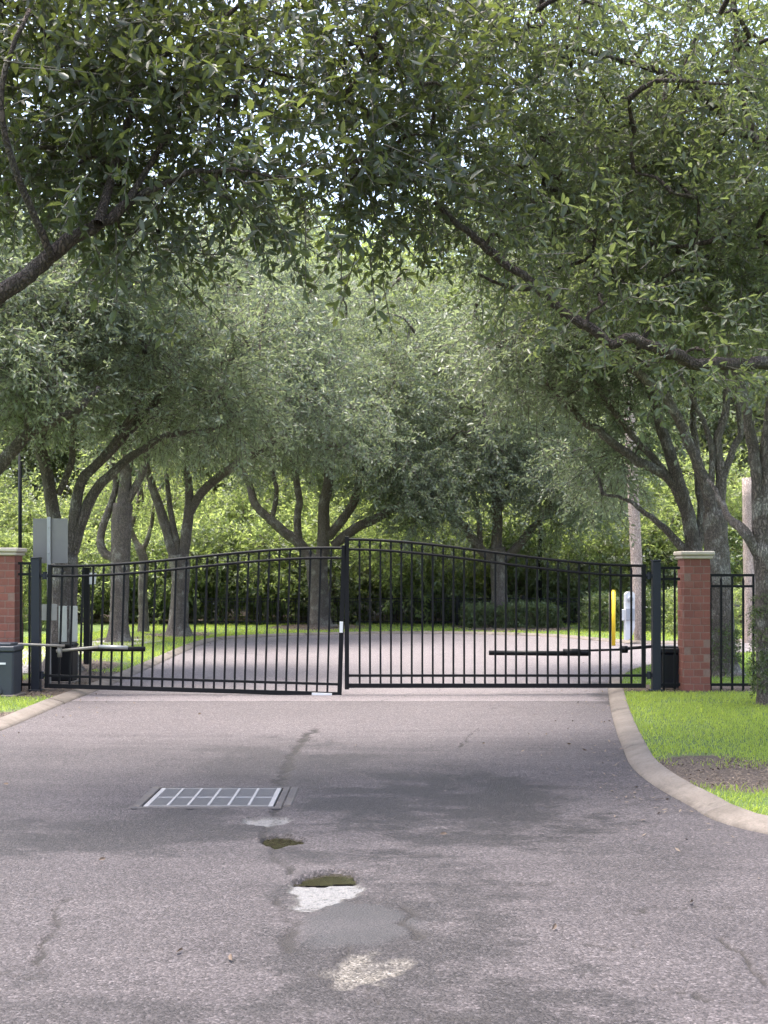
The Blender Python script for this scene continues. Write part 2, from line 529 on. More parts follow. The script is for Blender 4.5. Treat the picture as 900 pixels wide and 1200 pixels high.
# road edge on the left, then along the far side
LE = smooth2([(-4.6, -12), (-4.3, 0), (-4.05, 8), G(0, 857), G(72, 826), G(130, 803), G(180, 781), G(212, 766), G(236, 756), G(268, 749),
              G(350, 745), G(450, 743), G(545, 743), G(640, 746), G(700, 751), G(770, 755), G(900, 752), (16, 30.4), (32, 31), (70, 31.5)])
ground = box('ground', -900, 900, -900, 1400, -1.0, -0.25, 'verge')
tag(ground, kind='structure')

ROAD_POLY = np.vstack((LE, RE[::-1]))
PX0, PX1, PY0, PY1 = -2.7, 1.7, 4.2, 12.6           # finely meshed strip of carriageway with the broken surface
bm = bmesh.new()
ring = [bm.verts.new((x, y, 0)) for x, y in ROAD_POLY]
oe = [bm.edges.new((ring[i], ring[(i + 1) % len(ring)])) for i in range(len(ring))]
hole = [bm.verts.new((x, y, 0)) for x, y in ((PX0, PY0), (PX1, PY0), (PX1, PY1), (PX0, PY1))]
he = [bm.edges.new((hole[i], hole[(i + 1) % 4])) for i in range(4)]
bmesh.ops.triangle_fill(bm, use_beauty=True, use_dissolve=False, edges=oe + he, normal=(0, 0, 1))
for f in list(bm.faces):
    c = f.calc_center_median()
    if PX0 < c.x < PX1 and PY0 < c.y < PY1:
        bm.faces.remove(f)
for f in bm.faces:
    if f.normal.z < 0:
        f.normal_flip()
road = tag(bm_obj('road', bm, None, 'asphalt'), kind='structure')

# storm drain opening inside that strip
gx0, gx1 = G(176, 935)[0], G(327, 935)[0]
gy0, gy1 = G(0, 944.5)[1], G(0, 924.5)[1]
nx, ny = 340, 270
xs = np.linspace(PX0, PX1, nx + 1); ys = np.linspace(PY0, PY1, ny + 1)
XX, YY = np.meshgrid(xs, ys)
def vnoise(x, y, s, seed):
    r = np.random.default_rng(seed)
    o = np.zeros_like(x)
    for k in range(4):
        for j in range(5):
            a = r.uniform(0, 6.28); f = s * 2 ** k * r.uniform(0.7, 1.3)
            o += np.sin((x * np.cos(a) + y * np.sin(a)) * f + r.uniform(0, 6.28)) * 0.6 ** k
    return o / 5.0
def blob(px, py0, py1, rpx, seed, wob=0.45, sharp=4.0):
    x, y, rx, ry, _ = ell(px, py0, py1, rpx, 1)
    r = np.sqrt(((XX - x) / rx) ** 2 + ((YY - y) / ry) ** 2) + wob * vnoise(XX, YY, 9.0, seed)
    return np.clip((1.0 - r) * sharp, 0, 1)
def crackline(pts, w, seed):
    """distance mask to a jagged polyline given in pixels"""
    P = np.array([G(*p) for p in pts])
    jx = 0.05 * vnoise(XX, YY, 14.0, seed)
    jy = 0.10 * vnoise(XX, YY, 11.0, seed + 1)
    best = np.full(XX.shape, 9.0)
    for a, b in zip(P[:-1], P[1:]):
        d = b - a
        t = np.clip(((XX + jx - a[0]) * d[0] + (YY + jy - a[1]) * d[1]) / (d @ d), 0, 1)
        best = np.minimum(best, np.hypot(XX + jx - a[0] - t * d[0], (YY + jy - a[1] - t * d[1]) * 0.75))
    return np.clip(1.6 - 1.6 * best / w, 0, 1) * np.clip(0.85 + 0.9 * vnoise(XX, YY, 6.0, seed + 2), 0, 1)
h1 = blob(375, 1016, 1062, 48, 3, 0.42, 9)
h2 = blob(327, 976, 992, 24, 4, 0.50, 8)
h3 = blob(314, 955, 967, 28, 5, 0.50, 8)
pale_front = h1 * np.clip((G(0, 1034)[1] + 0.06 * vnoise(XX, YY, 10, 77) - YY) / 0.05, 0, 1)  # pale front part of the widest pothole, raised above its floor
h3s = h3 * np.clip((0.95 + 0.8 * vnoise(XX, YY, 12, 78)), 0, 1)
sand = np.maximum(blob(422, 1116, 1162, 55, 6, 0.48, 9), 0.5 * blob(385, 1137, 1146, 20, 8, 0.4))
patch = np.maximum(blob(418, 1058, 1112, 80, 7, 0.25, 4), 0)
cracks = np.maximum.reduce([
    crackline([(402, 812), (392, 835), (368, 855), (345, 880), (332, 905), (330, 925)], 0.055, 20),
    crackline([(329, 945), (312, 975), (325, 1000), (332, 1020)], 0.045, 30),
    crackline([(328, 1058), (340, 1085), (342, 1105)], 0.036, 40),
    crackline([(468, 1060), (478, 1078), (496, 1100)], 0.032, 50),
    crackline([(402, 1122), (412, 1108)], 0.016, 60), crackline([(448, 1164), (470, 1195)], 0.016, 70),
    crackline([(362, 1143), (384, 1142)], 0.03, 80),
    crackline([(160, 947), (184, 923), (331, 923), (334, 945)], 0.022, 81), crackline([(160, 947), (334, 946)], 0.016, 82),
    crackline([(82, 1050), (62, 1085), (42, 1130)], 0.020, 83), crackline([(0, 1136), (50, 1137)], 0.014, 84),
    crackline([(835, 1095), (868, 1125), (900, 1152)], 0.020, 85), crackline([(700, 1066), (900, 1063)], 0.012, 86),
    crackline([(600, 1035), (690, 1038)], 0.012, 87), crackline([(770, 1163), (900, 1166)], 0.012, 88), crackline([(620, 1112), (760, 1102)], 0.010, 89),
    crackline([(500, 1192), (570, 1196)], 0.014, 93), crackline([(420, 1163), (440, 1178)], 0.012, 94), crackline([(540, 875), (560, 852)], 0.014, 95)])
Z = -0.065 * h1 + 0.052 * pale_front - 0.05 * h2 - 0.02 * h3 - 0.014 * sand - 0.012 * cracks + 0.004 * patch
Z += 0.003 * vnoise(XX, YY, 5, 90)
bw = np.minimum.reduce([XX - PX0, PX1 - XX, YY - PY0, PY1 - YY])
Z *= np.clip(bw / 0.1, 0, 1)
Z[bw < 1e-6] = 0.0
rim = lambda h: np.clip(1 - np.abs(h - 0.5) / 0.45, 0, 1)
wear_r = np.clip(np.maximum.reduce([cracks, 0.75 * rim(h1), 0.7 * rim(h2), 0.12 * rim(h3)]), 0, 1)
wear_g = np.maximum.reduce([pale_front, 0.9 * h3s, sand * np.clip(0.75 + 0.5 * vnoise(XX, YY, 25, 91), 0, 1)])
wear_b = patch * (1 - h1)
wear_w = np.maximum(pale_front, 0.9 * h3s)
V = np.stack((XX.ravel(), YY.ravel(), Z.ravel()), 1)
i0 = (np.arange(ny)[:, None] * (nx + 1) + np.arange(nx)[None, :])
cx_, cy_ = (XX[:-1, :-1] + XX[1:, 1:]) / 2, (YY[:-1, :-1] + YY[1:, 1:]) / 2
keep = ~((cx_ > gx0) & (cx_ < gx1) & (cy_ > gy0) & (cy_ < gy1))
i0 = i0[keep]
q = np.stack((i0, i0 + 1, i0 + nx + 2, i0 + nx + 1), 1)
me = np_mesh('worn_asphalt', V, [q])
ca = me.color_attributes.new('wear', 'FLOAT_COLOR', 'POINT')
ca.data.foreach_set('color', np.stack((wear_r.ravel(), wear_g.ravel(), wear_b.ravel(), wear_w.ravel()), 1).astype(np.float32).ravel())
pa = me.attributes.new('pale', 'FLOAT', 'POINT')
pa.data.foreach_set('value', wear_w.ravel().astype(np.float32))
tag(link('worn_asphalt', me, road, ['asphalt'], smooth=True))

def puddle(h, z, label, lo):
    """water sheet lying in a pothole"""
    m = h > lo
    c = m[:-1, :-1] & m[1:, 1:] & m[1:, :-1] & m[:-1, 1:]
    i = (np.arange(ny)[:, None] * (nx + 1) + np.arange(nx)[None, :])[c]
    q = np.stack((i, i + 1, i + nx + 2, i + nx + 1), 1)
    u, inv = np.unique(q.ravel(), return_inverse=True)
    v = V[u].copy(); cen = v.mean(0); cen[2] = z
    v[:, 2] = z
    o = link('puddle', np_mesh('puddle', v - cen, [inv.reshape(-1, 4)]), None, ['puddle'], loc=cen)
    return tag(o, label, 'puddle')
puddle(h1 * (pale_front < 0.5), -0.022, 'largest rain puddle, filling the widest pothole in the road', 0.30)
puddle(h2, -0.018, 'small dark puddle between the wide pothole and the drain grate', 0.32)

# verges (lawn and bare earth) raised above the road
KW = 0.205
RK, LK = offset(RE, KW), offset(LE, -KW)
SOIL = [ell(850, 893, 935, 95, 1.0), ell(800, 806, 816, 130, 0.9), ell(95, 790, 822, 85, 1.0), ell(20, 836, 856, 50, 0.9),
        ell(375, 733, 741, 55, 1.0), ell(600, 733, 742, 70, 1.0), ell(75, 776, 796, 60, 1.0), ell(212, 743, 750, 40, 0.9), ell(140, 748, 756, 30, 0.8)]
def soil_at(x, y):
    s = np.zeros(len(x))
    for (ex, ey, rx, ry, k) in SOIL:
        r = np.hypot((x - ex) / rx, (y - ey) / ry)
        s = np.maximum(s, k * np.clip((1.25 - r) * 2.0, 0, 1))
    s = np.maximum(s, np.clip((y - 38.0) / 3.0, 0, 0.85))
    return s
def in_poly(x, y, poly):
    inside = np.zeros(len(x), bool)
    j = len(poly) - 1
    for i in range(len(poly)):
        xi, yi = poly[i]; xj, yj = poly[j]
        c = ((yi > y) != (yj > y)) & (x < (xj - xi) * (y - yi) / (yj - yi + 1e-12) + xi)
        inside ^= c
        j = i
    return inside
def verge(name, outline, fine):
    bm = bmesh.new()
    vsx = [bm.verts.new((x, y, LZ)) for x, y in outline]
    es = [bm.edges.new((vsx[i], vsx[(i + 1) % len(vsx)])) for i in range(len(vsx))]
    bmesh.ops.triangle_fill(bm, use_beauty=True, use_dissolve=False, edges=es, normal=(0, 0, 1))
    x0, x1, y0, y1, st = fine
    for ax, lo, hi in ((0, x0, x1), (1, y0, y1)):
        for c in np.arange(lo, hi, st):
            no = (1, 0, 0) if ax == 0 else (0, 1, 0)
            co = (c, 0, 0) if ax == 0 else (0, c, 0)
            bmesh.ops.bisect_plane(bm, geom=bm.verts[:] + bm.edges[:] + bm.faces[:], plane_co=co, plane_no=no)
    for f in bm.faces:
        if f.normal.z < 0:
            f.normal_flip()
    me = bpy.data.meshes.new(name)
    bm.to_mesh(me); bm.free()
    n = len(me.vertices)
    co = np.empty(n * 3, np.float32); me.vertices.foreach_get('co', co)
    co = co.reshape(-1, 3)
    a = me.attributes.new('soil', 'FLOAT', 'POINT')
    a.data.foreach_set('value', soil_at(co[:, 0], co[:, 1]).astype(np.float32))
    return tag(link(name, me, None, ['verge']), kind='structure')
RPOLY = np.vstack((RK, [(70, -12)]))
LPOLY = np.vstack((LK, [(300, 31.5), (300, 400), (-300, 400), (-300, -12)]))
verge('lawn_right', RPOLY, (2.0, 9.0, 7.0, 24.0, 0.25))
verge('lawn_left', LPOLY, (-9.0, 9.0, 10.0, 44.0, 0.4))

# kerbs, cast in lengths with joints between
def kerb(name, line, side):
    root = empty(name, (0, 0, 0), None, None)
    root['kind'] = 'structure'
    seg = np.linalg.norm(np.diff(line, axis=0), axis=1)
    s = np.concatenate(([0], np.cumsum(seg)))
    prof = ((0.0, -0.02), (0.004, 0.008), (0.05, 0.030), (0.10, 0.045), (KW - 0.01, LZ + 0.018), (KW, LZ + 0.012), (KW + 0.004, -0.02))
    step, a = 3.0, 0.0
    while a < s[-1] - 0.1:
        b = min(a + step, s[-1])
        ts = np.linspace(a + 0.010, b - 0.010, 9)
        p = np.stack((np.interp(ts, s, line[:, 0]), np.interp(ts, s, line[:, 1])), 1)
        mid = p[4]
        if -2 < mid[1] < 45 and abs(mid[0]) < 22:
            rows = []
            for w, z in prof:
                o2 = offset(p, w * side)
                rows.append(np.column_stack((o2, np.full(len(o2), z))))
            Vv = np.stack(rows, 1)
            n, k = Vv.shape[0], Vv.shape[1]
            Vv = Vv.reshape(-1, 3)
            ii = (np.arange(n - 1)[:, None] * k + np.arange(k - 1)[None, :]).ravel()
            qf = np.stack((ii, ii + 1, ii + k + 1, ii + k), 1)
            if side > 0:
                qf = qf[:, ::-1]
            c = Vv.mean(0)
            me = np_mesh('kerb_stone', Vv - c, [qf, np.array([list(range(k))]), np.array([list(range((n - 1) * k, n * k))[::-1]])])
            o = link('kerb_stone', me, root, ['kerb'], loc=c)
        a = b
    return root
kerb('kerb_right', RE, 1)
kerb('kerb_left', LE, -1)

# pale footpath on the left beyond the gate
def sheet(name, pts, z, mat):
    bm = bmesh.new()
    bm.faces.new([bm.verts.new((x, y, z)) for x, y in pts])
    bmesh.ops.recalc_face_normals(bm, faces=bm.faces[:])
    for f in bm.faces:
        if f.normal.z < 0:
            f.normal_flip()
    return tag(bm_obj(name, bm, None, mat), kind='structure')
sheet('path', [G(-60, 800, LZ), G(40, 788, LZ), G(70, 772, LZ), G(150, 757, LZ), G(196, 751, LZ), G(186, 748, LZ), G(120, 751, LZ), G(20, 761, LZ), G(-70, 768, LZ)], LZ + 0.008, 'path')

# ------------------------------------------------------------------ leaf sprays
def spray_template(nl, fine, seed, L=0.2, wr=0.36, stem=0.012):
    """a twig one unit long carrying nl leaves; returns verts, leaf tris, stem tris"""
    r = np.random.default_rng(seed)
    vs_, lt, stt = [], [], []
    droop = r.uniform(0.08, 0.25)
    def axis(t):
        return np.array((t, 0.06 * math.sin(3 * t + seed), -droop * t * t))
    a = np.array([0, 2.1, 4.2])
    for t in (0.0, 1.0):
        c = axis(t)
        rr = stem * (1.0 - 0.6 * t)
        for ang in a:
            vs_.append(c + np.array((0, math.cos(ang) * rr, math.sin(ang) * rr)))
    for i in range(3):
        j = (i + 1) % 3
        stt += [(i, j, 3 + j), (i, 3 + j, 3 + i)]
    for k in range(nl):
        t = 0.12 + 0.88 * (k + r.uniform(-0.3, 0.3)) / nl
        base = axis(min(max(t, 0), 1))
        ph = k * 2.4 + r.uniform(-0.5, 0.5)
        out = np.array((0.55 + 0.5 * (k == nl - 1), math.cos(ph), 0.75 * math.sin(ph))) + r.normal(0, 0.2, 3)
        out[2] -= 0.25
        out /= np.linalg.norm(out)
        up = np.array((0, 0, 1.0)) + r.normal(0, 0.45, 3)
        sd_ = np.cross(out, up); sd_ /= np.linalg.norm(sd_)
        nn = np.cross(sd_, out)
        ln = L * r.uniform(0.7, 1.2)
        w = ln * wr * 0.5 * r.uniform(0.8, 1.15)
        b = len(vs_)
        fold = 0.35 * w
        if fine:
            prof = ((0.30, 0.85, 0.0), (0.68, 0.8, -0.03))
            vs_.append(base)
            for (f_, ww, dz) in prof:
                vs_.append(base + out * ln * f_ + sd_ * w * ww + nn * (fold + dz * ln))
            vs_.append(base + out * ln - nn * 0.12 * ln)
            for (f_, ww, dz) in prof[::-1]:
                vs_.append(base + out * ln * f_ - sd_ * w * ww + nn * (fold + dz * ln))
            lt += [(b, b + 1, b + 2), (b, b + 2, b + 3), (b, b + 3, b + 4), (b, b + 4, b + 5)]
        else:
            vs_ += [base, base + out * ln * 0.5 + sd_ * w + nn * fold, base + out * ln - nn * 0.1 * ln, base + out * ln * 0.5 - sd_ * w + nn * fold]
            lt += [(b, b + 1, b + 2), (b, b + 2, b + 3)]
    return np.array(vs_), np.array(lt), np.array(stt)
TF = [spray_template(12, True, s, wr=0.42) for s in range(5)]
TC = [spray_template(14, False, s + 20) for s in range(5)]
TB = [spray_template(11, False, s + 40, L=0.30, wr=0.42) for s in range(4)]

def frames(dirs, roll):
    d = dirs / (np.linalg.norm(dirs, axis=1)[:, None] + 1e-9)
    up = np.tile(np.array((0, 0, 1.0)), (len(d), 1)) + RNG.normal(0, 0.05, d.shape)
    y = np.cross(up, d); y /= np.linalg.norm(y, axis=1)[:, None] + 1e-9
    z = np.cross(d, y)
    c, s = np.cos(roll)[:, None], np.sin(roll)[:, None]
    y2 = y * c + z * s
    z2 = -y * s + z * c
    return np.stack((d, y2, z2), 2)
def spray_mesh(name, pos, dirs, size, templates, roll=0.9):
    n = len(pos)
    Rm = frames(dirs, RNG.normal(0, roll, n))
    which = RNG.integers(0, len(templates), n)
    Vs, L3, S3, off = [], [], [], 0
    for k, (tv, lf, sf) in enumerate(templates):
        m = which == k
        if not m.any():
            continue
        v = np.einsum('nij,vj->nvi', Rm[m] * size[m][:, None, None], tv) + pos[m][:, None, :]
        cnt = v.shape[0]
        o = (np.arange(cnt) * len(tv) + off)[:, None, None]
        L3.append((lf[None] + o).reshape(-1, 3)); S3.append((sf[None] + o).reshape(-1, 3))
        Vs.append(v.reshape(-1, 3)); off += cnt * len(tv)
    return np_mesh(name, np.vstack(Vs), [np.vstack(L3), np.vstack(S3)], [0, 1])
def ellipsoid_pts(n, c, r, shell=0.35):
    v = RNG.normal(0, 1, (n, 3)); v /= np.linalg.norm(v, axis=1)[:, None]
    rad = RNG.uniform(shell, 1.0, n) ** 0.5
    return c + v * rad[:, None] * r

_l = spray_template(1, True, 2, L=0.105, wr=0.42)
LEAF1 = (_l[0][6:] - _l[0][6], _l[1] - 6)
TRI = [0]
def tree(name, label, D, limbs, crown, leaf, bark='bark', spray=0.45, per=40, crad=0.75, templates=None, cat='tree', group=None, flat=0.7, shell=0.2, ground_z=LZ, single=0):
    templates = templates or TC
    k = D / F
    tr = limbs[0]
    base = W(tr[0][0], tr[0][1], D); base[2] = ground_z
    root = empty(name, base, label, cat, group)
    bx = np.array(base)
    nodes, noder = [], []
    for i, lb in enumerate(limbs):
        P = [W(p[0], p[1], D + (p[3] if len(p) > 3 else 0)) for p in lb]
        R = [p[2] * k * (1.0 if i == 0 else 0.78) for p in lb]
        if i == 0:
            P[0][2] = ground_z - 0.06
        elif i > 0:
            P = [np.asarray(x) for x in P]
        P, R = catmull(P, R, 5)
        if i > 0:
            j = np.cumsum(RNG.normal(0, 1, P.shape), axis=0) * 0.010 * np.minimum(1, np.linspace(0, 2, len(P)))[:, None]
            P = P + j
        sides = 14 if R[0] > 0.12 else 9
        V, q, t = tube(P - bx, R, sides, 0.055)
        link('trunk' if i == 0 else 'limb', np_mesh('trunk' if i == 0 else 'limb', V, [q, t]), root, [bark], smooth=True)
        nodes.append(P); noder.append(R)
    ND = np.vstack(nodes); NR = np.concatenate(noder)
    cl = []
    for (cx, cyp, rx, ry, dd, rd, n) in crown:
        dc = D + dd
        cl.append(ellipsoid_pts(n, W(cx, cyp, dc), np.array((rx * dc / F, rd, ry * dc / F)), shell))
    cl = np.vstack(cl)
    # boughs from the nearest limb to every leaf clump
    bv, bq, bt, off = [], [], [], 0
    grown = ND.copy()
    dist0 = np.min(np.linalg.norm(ND[None] - cl[:, None], axis=2), axis=1)
    order = np.argsort(dist0)
    outd = np.zeros_like(cl)
    for ci in order:
        c = cl[ci]
        w = grown - c
        w = w * np.array((1, 1, 1.0))
        di = np.linalg.norm(w, axis=1) + np.where(grown[:, 2] > c[2] + 0.3, 1.2, 0.0)
        j = int(np.argmin(di)); a = grown[j]
        ln = np.linalg.norm(c - a)
        outd[ci] = (c - a) / (ln + 1e-6)
        m1 = a + (c - a) * 0.4 + RNG.normal(0, 0.07, 3) * ln + np.array((0, 0, 0.10 * ln))
        m2 = a + (c - a) * 0.75 + RNG.normal(0, 0.06, 3) * ln + np.array((0, 0, 0.06 * ln))
        r0 = min(0.06, 0.017 + 0.013 * ln) * (1.0 if D < 25 else 1.3)
        P, R = catmull([a, m1, m2, c], [r0, r0 * 0.75, r0 * 0.5, r0 * 0.25], 2)
        V, q, t = tube(P - bx, R, 5, 0.0)
        bv.append(V); bq.append(q + off); bt.append(t + off); off += len(V)
        grown = np.vstack((grown, P[2:]))
    link('bough', np_mesh('bough', np.vstack(bv), [np.vstack(bq), np.vstack(bt)]), root, [bark], smooth=True)['kind'] = 'stuff'
    # leaf sprays
    if 16 < D < 40:
        spray *= 1.16; per = int(per * 0.72)
    n = len(cl) * per
    ci = np.repeat(np.arange(len(cl)), per)
    g = RNG.normal(0, 0.5, (n, 3)) * np.array((1, 1, flat)) * crad
    pos = cl[ci] + g
    dirs = g / crad * 0.9 + outd[ci] * 0.35 + RNG.normal(0, 0.45, (n, 3)) + np.array((0, 0, -0.22))
    size = spray * RNG.uniform(0.65, 1.25, n)
    me = spray_mesh('crown', pos - bx, dirs, size, templates)
    TRI[0] += len(me.polygons)
    o = link('crown', me, root, [leaf, 'twig'])
    o['kind'] = 'stuff'
    if single:
        v = LEAF1[0]
        lm_ = np_mesh('leaf', v, [LEAF1[1]]); lm_.materials.append(M[leaf])
        px = 450 + pos[:, 0] * F / pos[:, 1]; py = HZ - (pos[:, 2] - EYE) * F / pos[:, 1]
        vis = np.nonzero((px > 0) & (px < 900) & (py > 0))[0]
        for i in vis[np.argsort(pos[vis, 1])][:single * 3:3]:
            l = bpy.data.objects.new('leaf', lm_); C.objects.link(l); l.parent = o
            l.location = pos[i] - bx; s_ = spray / 0.5 * random.uniform(0.85, 1.25); l.scale = (s_, s_, s_)
            l.rotation_euler = (random.gauss(0, .6), random.gauss(.5, .5), random.uniform(0, 6.28))
    return root
def ivy(root, D, line, n, leaf='leaf_hedge'):
    P = np.array([W(p[0], p[1], D) for p in line]); R = np.array([p[2] * D / F for p in line])
    P, R = catmull(P, R, 6)
    i = RNG.integers(0, len(P), n); a = RNG.uniform(0, 6.28, n)
    o = np.stack((np.cos(a), np.sin(a), np.zeros(n)), 1)
    pos = P[i] + o * (R[i] * 1.02)[:, None] + np.column_stack((np.zeros((n, 2)), RNG.normal(0, 0.06, n)))
    pos[:, 2] = np.maximum(pos[:, 2], LZ + 0.05)
    d = o * 0.35 + np.column_stack((-o[:, 1], o[:, 0], np.zeros(n))) * RNG.normal(0, 0.8, n)[:, None] + np.array((0, 0, -0.3))
    me = spray_mesh('ivy', pos - np.array(root.location), d, RNG.uniform(0.09, 0.16, n), TB)
    TRI[0] += len(me.polygons)
    link('ivy', me, root, [leaf, 'twig'])['kind'] = 'stuff'
def clone(root, loc, rz=0.0, sc=(1, 1, 1), label=None):
    r = root.copy(); C.objects.link(r)
    r.location = loc; r.rotation_euler = (0, 0, rz); r.scale = sc
    if label: r['label'] = label
    for ch in root.children:
        c = ch.copy(); C.objects.link(c); c.parent = r
    return r

exec_trees = True
# ------------------------------------------------------------------ live oaks, nearest first
TREES = []
TREES.append(dict(name='live_oak', label='large dark-leaved oak whose thick bough reaches over the left kerb before the gate', D=8.6,
    limbs=[[(-260, 930, 46), (-255, 880, 36), (-250, 700, 30), (-240, 560, 28), (-215, 470, 26)],
           [(-220, 480, 22), (-110, 420, 16), (0, 345, 13.5), (40, 315, 12.5), (80, 285, 11.5), (115, 262, 9.5), (150, 235, 7), (200, 207, 4.5), (245, 187, 3.5), (300, 193, 2.2), (345, 200, 1.4)],
           [(115, 262, 8), (140, 180, 6, .3), (160, 100, 5, .5), (190, 30, 4, .6), (215, -50, 3, .8)],
           [(150, 235, 5), (205, 150, 4.5, .4), (262, 70, 4, .7), (340, 20, 3, 1), (430, -30, 2.5, 1.3)],
           [(262, 70, 3, .7), (350, 92, 2.4, .9), (430, 128, 2, 1.1), (505, 150, 1.3, 1.4)],
           [(60, 300, 6), (20, 200, 5, -.4), (10, 100, 4, -.6), (40, 0, 3, -.6)],
           [(225, 197, 2.0), (250, 225, 1.6), (268, 238, 1.0)]],
    crown=[(70, 105, 150, 100, 0.5, 1.1, 40), (50, 220, 110, 35, 0.5, 0.5, 10), (330, 60, 110, 70, 0.8, 1.0, 12), (445, 120, 90, 90, 1.2, 1.0, 20), (520, 150, 50, 70, 1.4, .8, 10),
           (120, 10, 180, 60, 0.5, 1.2, 26), (400, -20, 150, 45, 1.0, 1.2, 16), (235, 120, 60, 70, .4, .8, 12), (435, 225, 60, 45, 1.3, .7, 9), (290, 212, 60, 16, 0, .4, 5), (180, 275, 50, 18, 0.4, .4, 3)],
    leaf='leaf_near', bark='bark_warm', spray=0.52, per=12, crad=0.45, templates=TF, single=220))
TREES.append(dict(name='live_oak', label='leafy oak whose long crooked bough stretches level over the right lawn and drive', D=11.2,
    limbs=[[(1010, 870, 40), (1005, 830, 28), (1003, 700, 24), (1005, 560, 22), (1000, 470, 22)],
           [(1003, 490, 18), (950, 442, 12, -.3), (900, 424, 9.5, -.6), (875, 424, 8.5, -.7), (845, 418, 8.8, -.9), (815, 417, 8.2, -1), (790, 402, 8.4, -1.1), (765, 390, 7.2, -1.2), (742, 378, 7.4, -1.2), (718, 378, 6.4, -1.2), (694, 366, 6.8, -1.2), (665, 352, 6.2, -1.2), (640, 330, 6.2, -1.2), (610, 302, 5.2, -1.2), (575, 270, 5.5, -1.2), (545, 245, 4.5, -1.2), (510, 205, 3, -1.2)],
           [(1000, 480, 16), (960, 350, 11), (905, 288, 7), (850, 275, 4.5), (800, 288, 3.5), (755, 292, 2)],
           [(1000, 470, 18), (975, 300, 14), (905, 190, 10), (845, 132, 8), (790, 90, 6), (700, 60, 4), (600, 40, 2.5)],
           [(890, 172, 6), (865, 100, 5), (860, 30, 4), (855, -50, 3)],
           [(760, 385, 4, -1.2), (745, 420, 3, -1), (770, 440, 2, -.8)],
           [(640, 332, 3.5, -1.2), (600, 345, 2.8, -1), (560, 330, 2, -.9)]],
    crown=[(720, 70, 210, 110, 0, 2.0, 60), (740, -15, 200, 40, 0.2, 1.6, 26), (560, 10, 70, 40, .5, 1, 8), (860, 190, 160, 120, 0.2, 1.8, 44), (600, 235, 90, 60, 0.2, .7, 22), (740, 330, 150, 40, 0.4, .6, 18), (690, 352, 30, 14, -1.3, .2, 3), (585, 285, 35, 20, -1.3, .2, 3), (800, 420, 35, 14, -1.2, .2, 3), (590, 90, 80, 90, 0.3, 1.4, 12), (880, 330, 120, 60, 0.6, 0.9, 18), (700, 210, 130, 80, .5, 1.1, 26)],
    leaf='leaf_olive', bark='bark_warm', spray=0.42, per=15, crad=0.55, templates=TF, single=160))
TREES.append(dict(name='live_oak', label='oak with ivy-dotted trunk standing in the bright lawn at the end of the iron panel', D=14.4,
    limbs=[[(911, 826, 32), (907, 818, 21), (903, 795, 15.5), (901, 740, 14.5), (900, 680, 14.5), (898, 640, 15)],
           [(895, 650, 14), (898, 600, 12), (900, 540, 11), (906, 480, 10), (918, 390, 9), (930, 280, 7)],
           [(892, 655, 12), (888, 600, 10), (886, 545, 9), (880, 510, 8), (869, 470, 7), (857, 440, 6), (845, 405, 5), (820, 350, 4), (790, 300, 3)],
           [(889, 650, 9), (872, 622, 8), (858, 602, 5.5, .4), (846, 585, 4, .8), (830, 560, 3, 1.1)],
           [(845, 405, 4), (860, 350, 3), (870, 280, 2)]],
    crown=[(810, 220, 170, 150, 0.3, 2.2, 60), (890, 330, 110, 90, 0, 1.8, 26), (670, 200, 120, 110, .8, 1.8, 32)],
    leaf='leaf_olive', spray=0.45, per=22, crad=0.7))
TREES.append(dict(name='live_oak', label='oak with straight grey ivy-based trunk just behind the brick pillar and iron panel', D=18.6,
    limbs=[[(848, 792, 28), (847, 785, 21), (845, 765, 17), (844, 720, 16), (842, 680, 15), (840, 640, 14), (838, 600, 13)],
           [(838, 610, 12), (830, 572, 9), (822, 545, 8), (812, 520, 7.5), (800, 490, 7), (785, 465, 7), (765, 445, 6.5), (738, 425, 5), (700, 400, 4)],
           [(841, 605, 10), (846, 560, 8), (843, 520, 6.5), (850, 480, 6), (848, 440, 5), (842, 390, 4)],
           [(844, 570, 6), (858, 530, 5.5), (869, 500, 5), (862, 470, 4), (870, 430, 3)],
           [(833, 580, 5), (835, 525, 5), (826, 490, 4), (810, 465, 3), (796, 440, 3)]],
    crown=[(740, 335, 150, 60, 0.3, 2.2, 36), (850, 355, 110, 55, 0.3, 2.2, 28), (800, 300, 160, 80, .5, 2.4, 36)],
    leaf='leaf_olive', spray=0.48, per=38, crad=0.62))
TREES.append(dict(name='live_oak', label='oak with heavy limbs leaning over the drive from behind the brick pillar', D=19.6,
    limbs=[[(826, 786, 20), (824, 760, 14), (821, 700, 13), (817, 650, 13.5)],
           [(815, 655, 12), (809, 612, 11), (803, 585, 10), (798, 560, 9), (790, 530, 8.5), (780, 500, 7.5), (770, 470, 6), (750, 430, 4.5), (735, 390, 3)],
           [(803, 600, 7), (788, 565, 7.5), (768, 550, 7), (745, 540, 7), (720, 520, 6.5), (700, 503, 6), (680, 490, 5.5), (660, 470, 5), (640, 452, 3.5), (600, 430, 2)],
           [(786, 562, 5), (765, 535, 5.5), (745, 515, 5), (728, 497, 4.5), (708, 472, 4), (690, 440, 3)],
           [(808, 648, 8), (796, 637, 6.5), (782, 620, 5), (764, 604, 4), (742, 588, 3), (715, 580, 2)],
           [(818, 640, 8), (822, 600, 7), (818, 560, 6), (812, 500, 5), (815, 450, 4)]],
    crown=[(625, 425, 75, 50, 0, 1.8, 22), (705, 405, 70, 45, 0.6, 1.4, 12), (735, 478, 32, 26, .8, 1.0, 6), (700, 545, 50, 30, 1.5, 1.2, 8), (770, 440, 60, 30, 1.2, 1.2, 8), (600, 350, 70, 50, .4, 1.4, 14), (700, 300, 120, 70, .6, 1.8, 18)],
    leaf='leaf_sage', spray=0.48, per=40, crad=0.6))
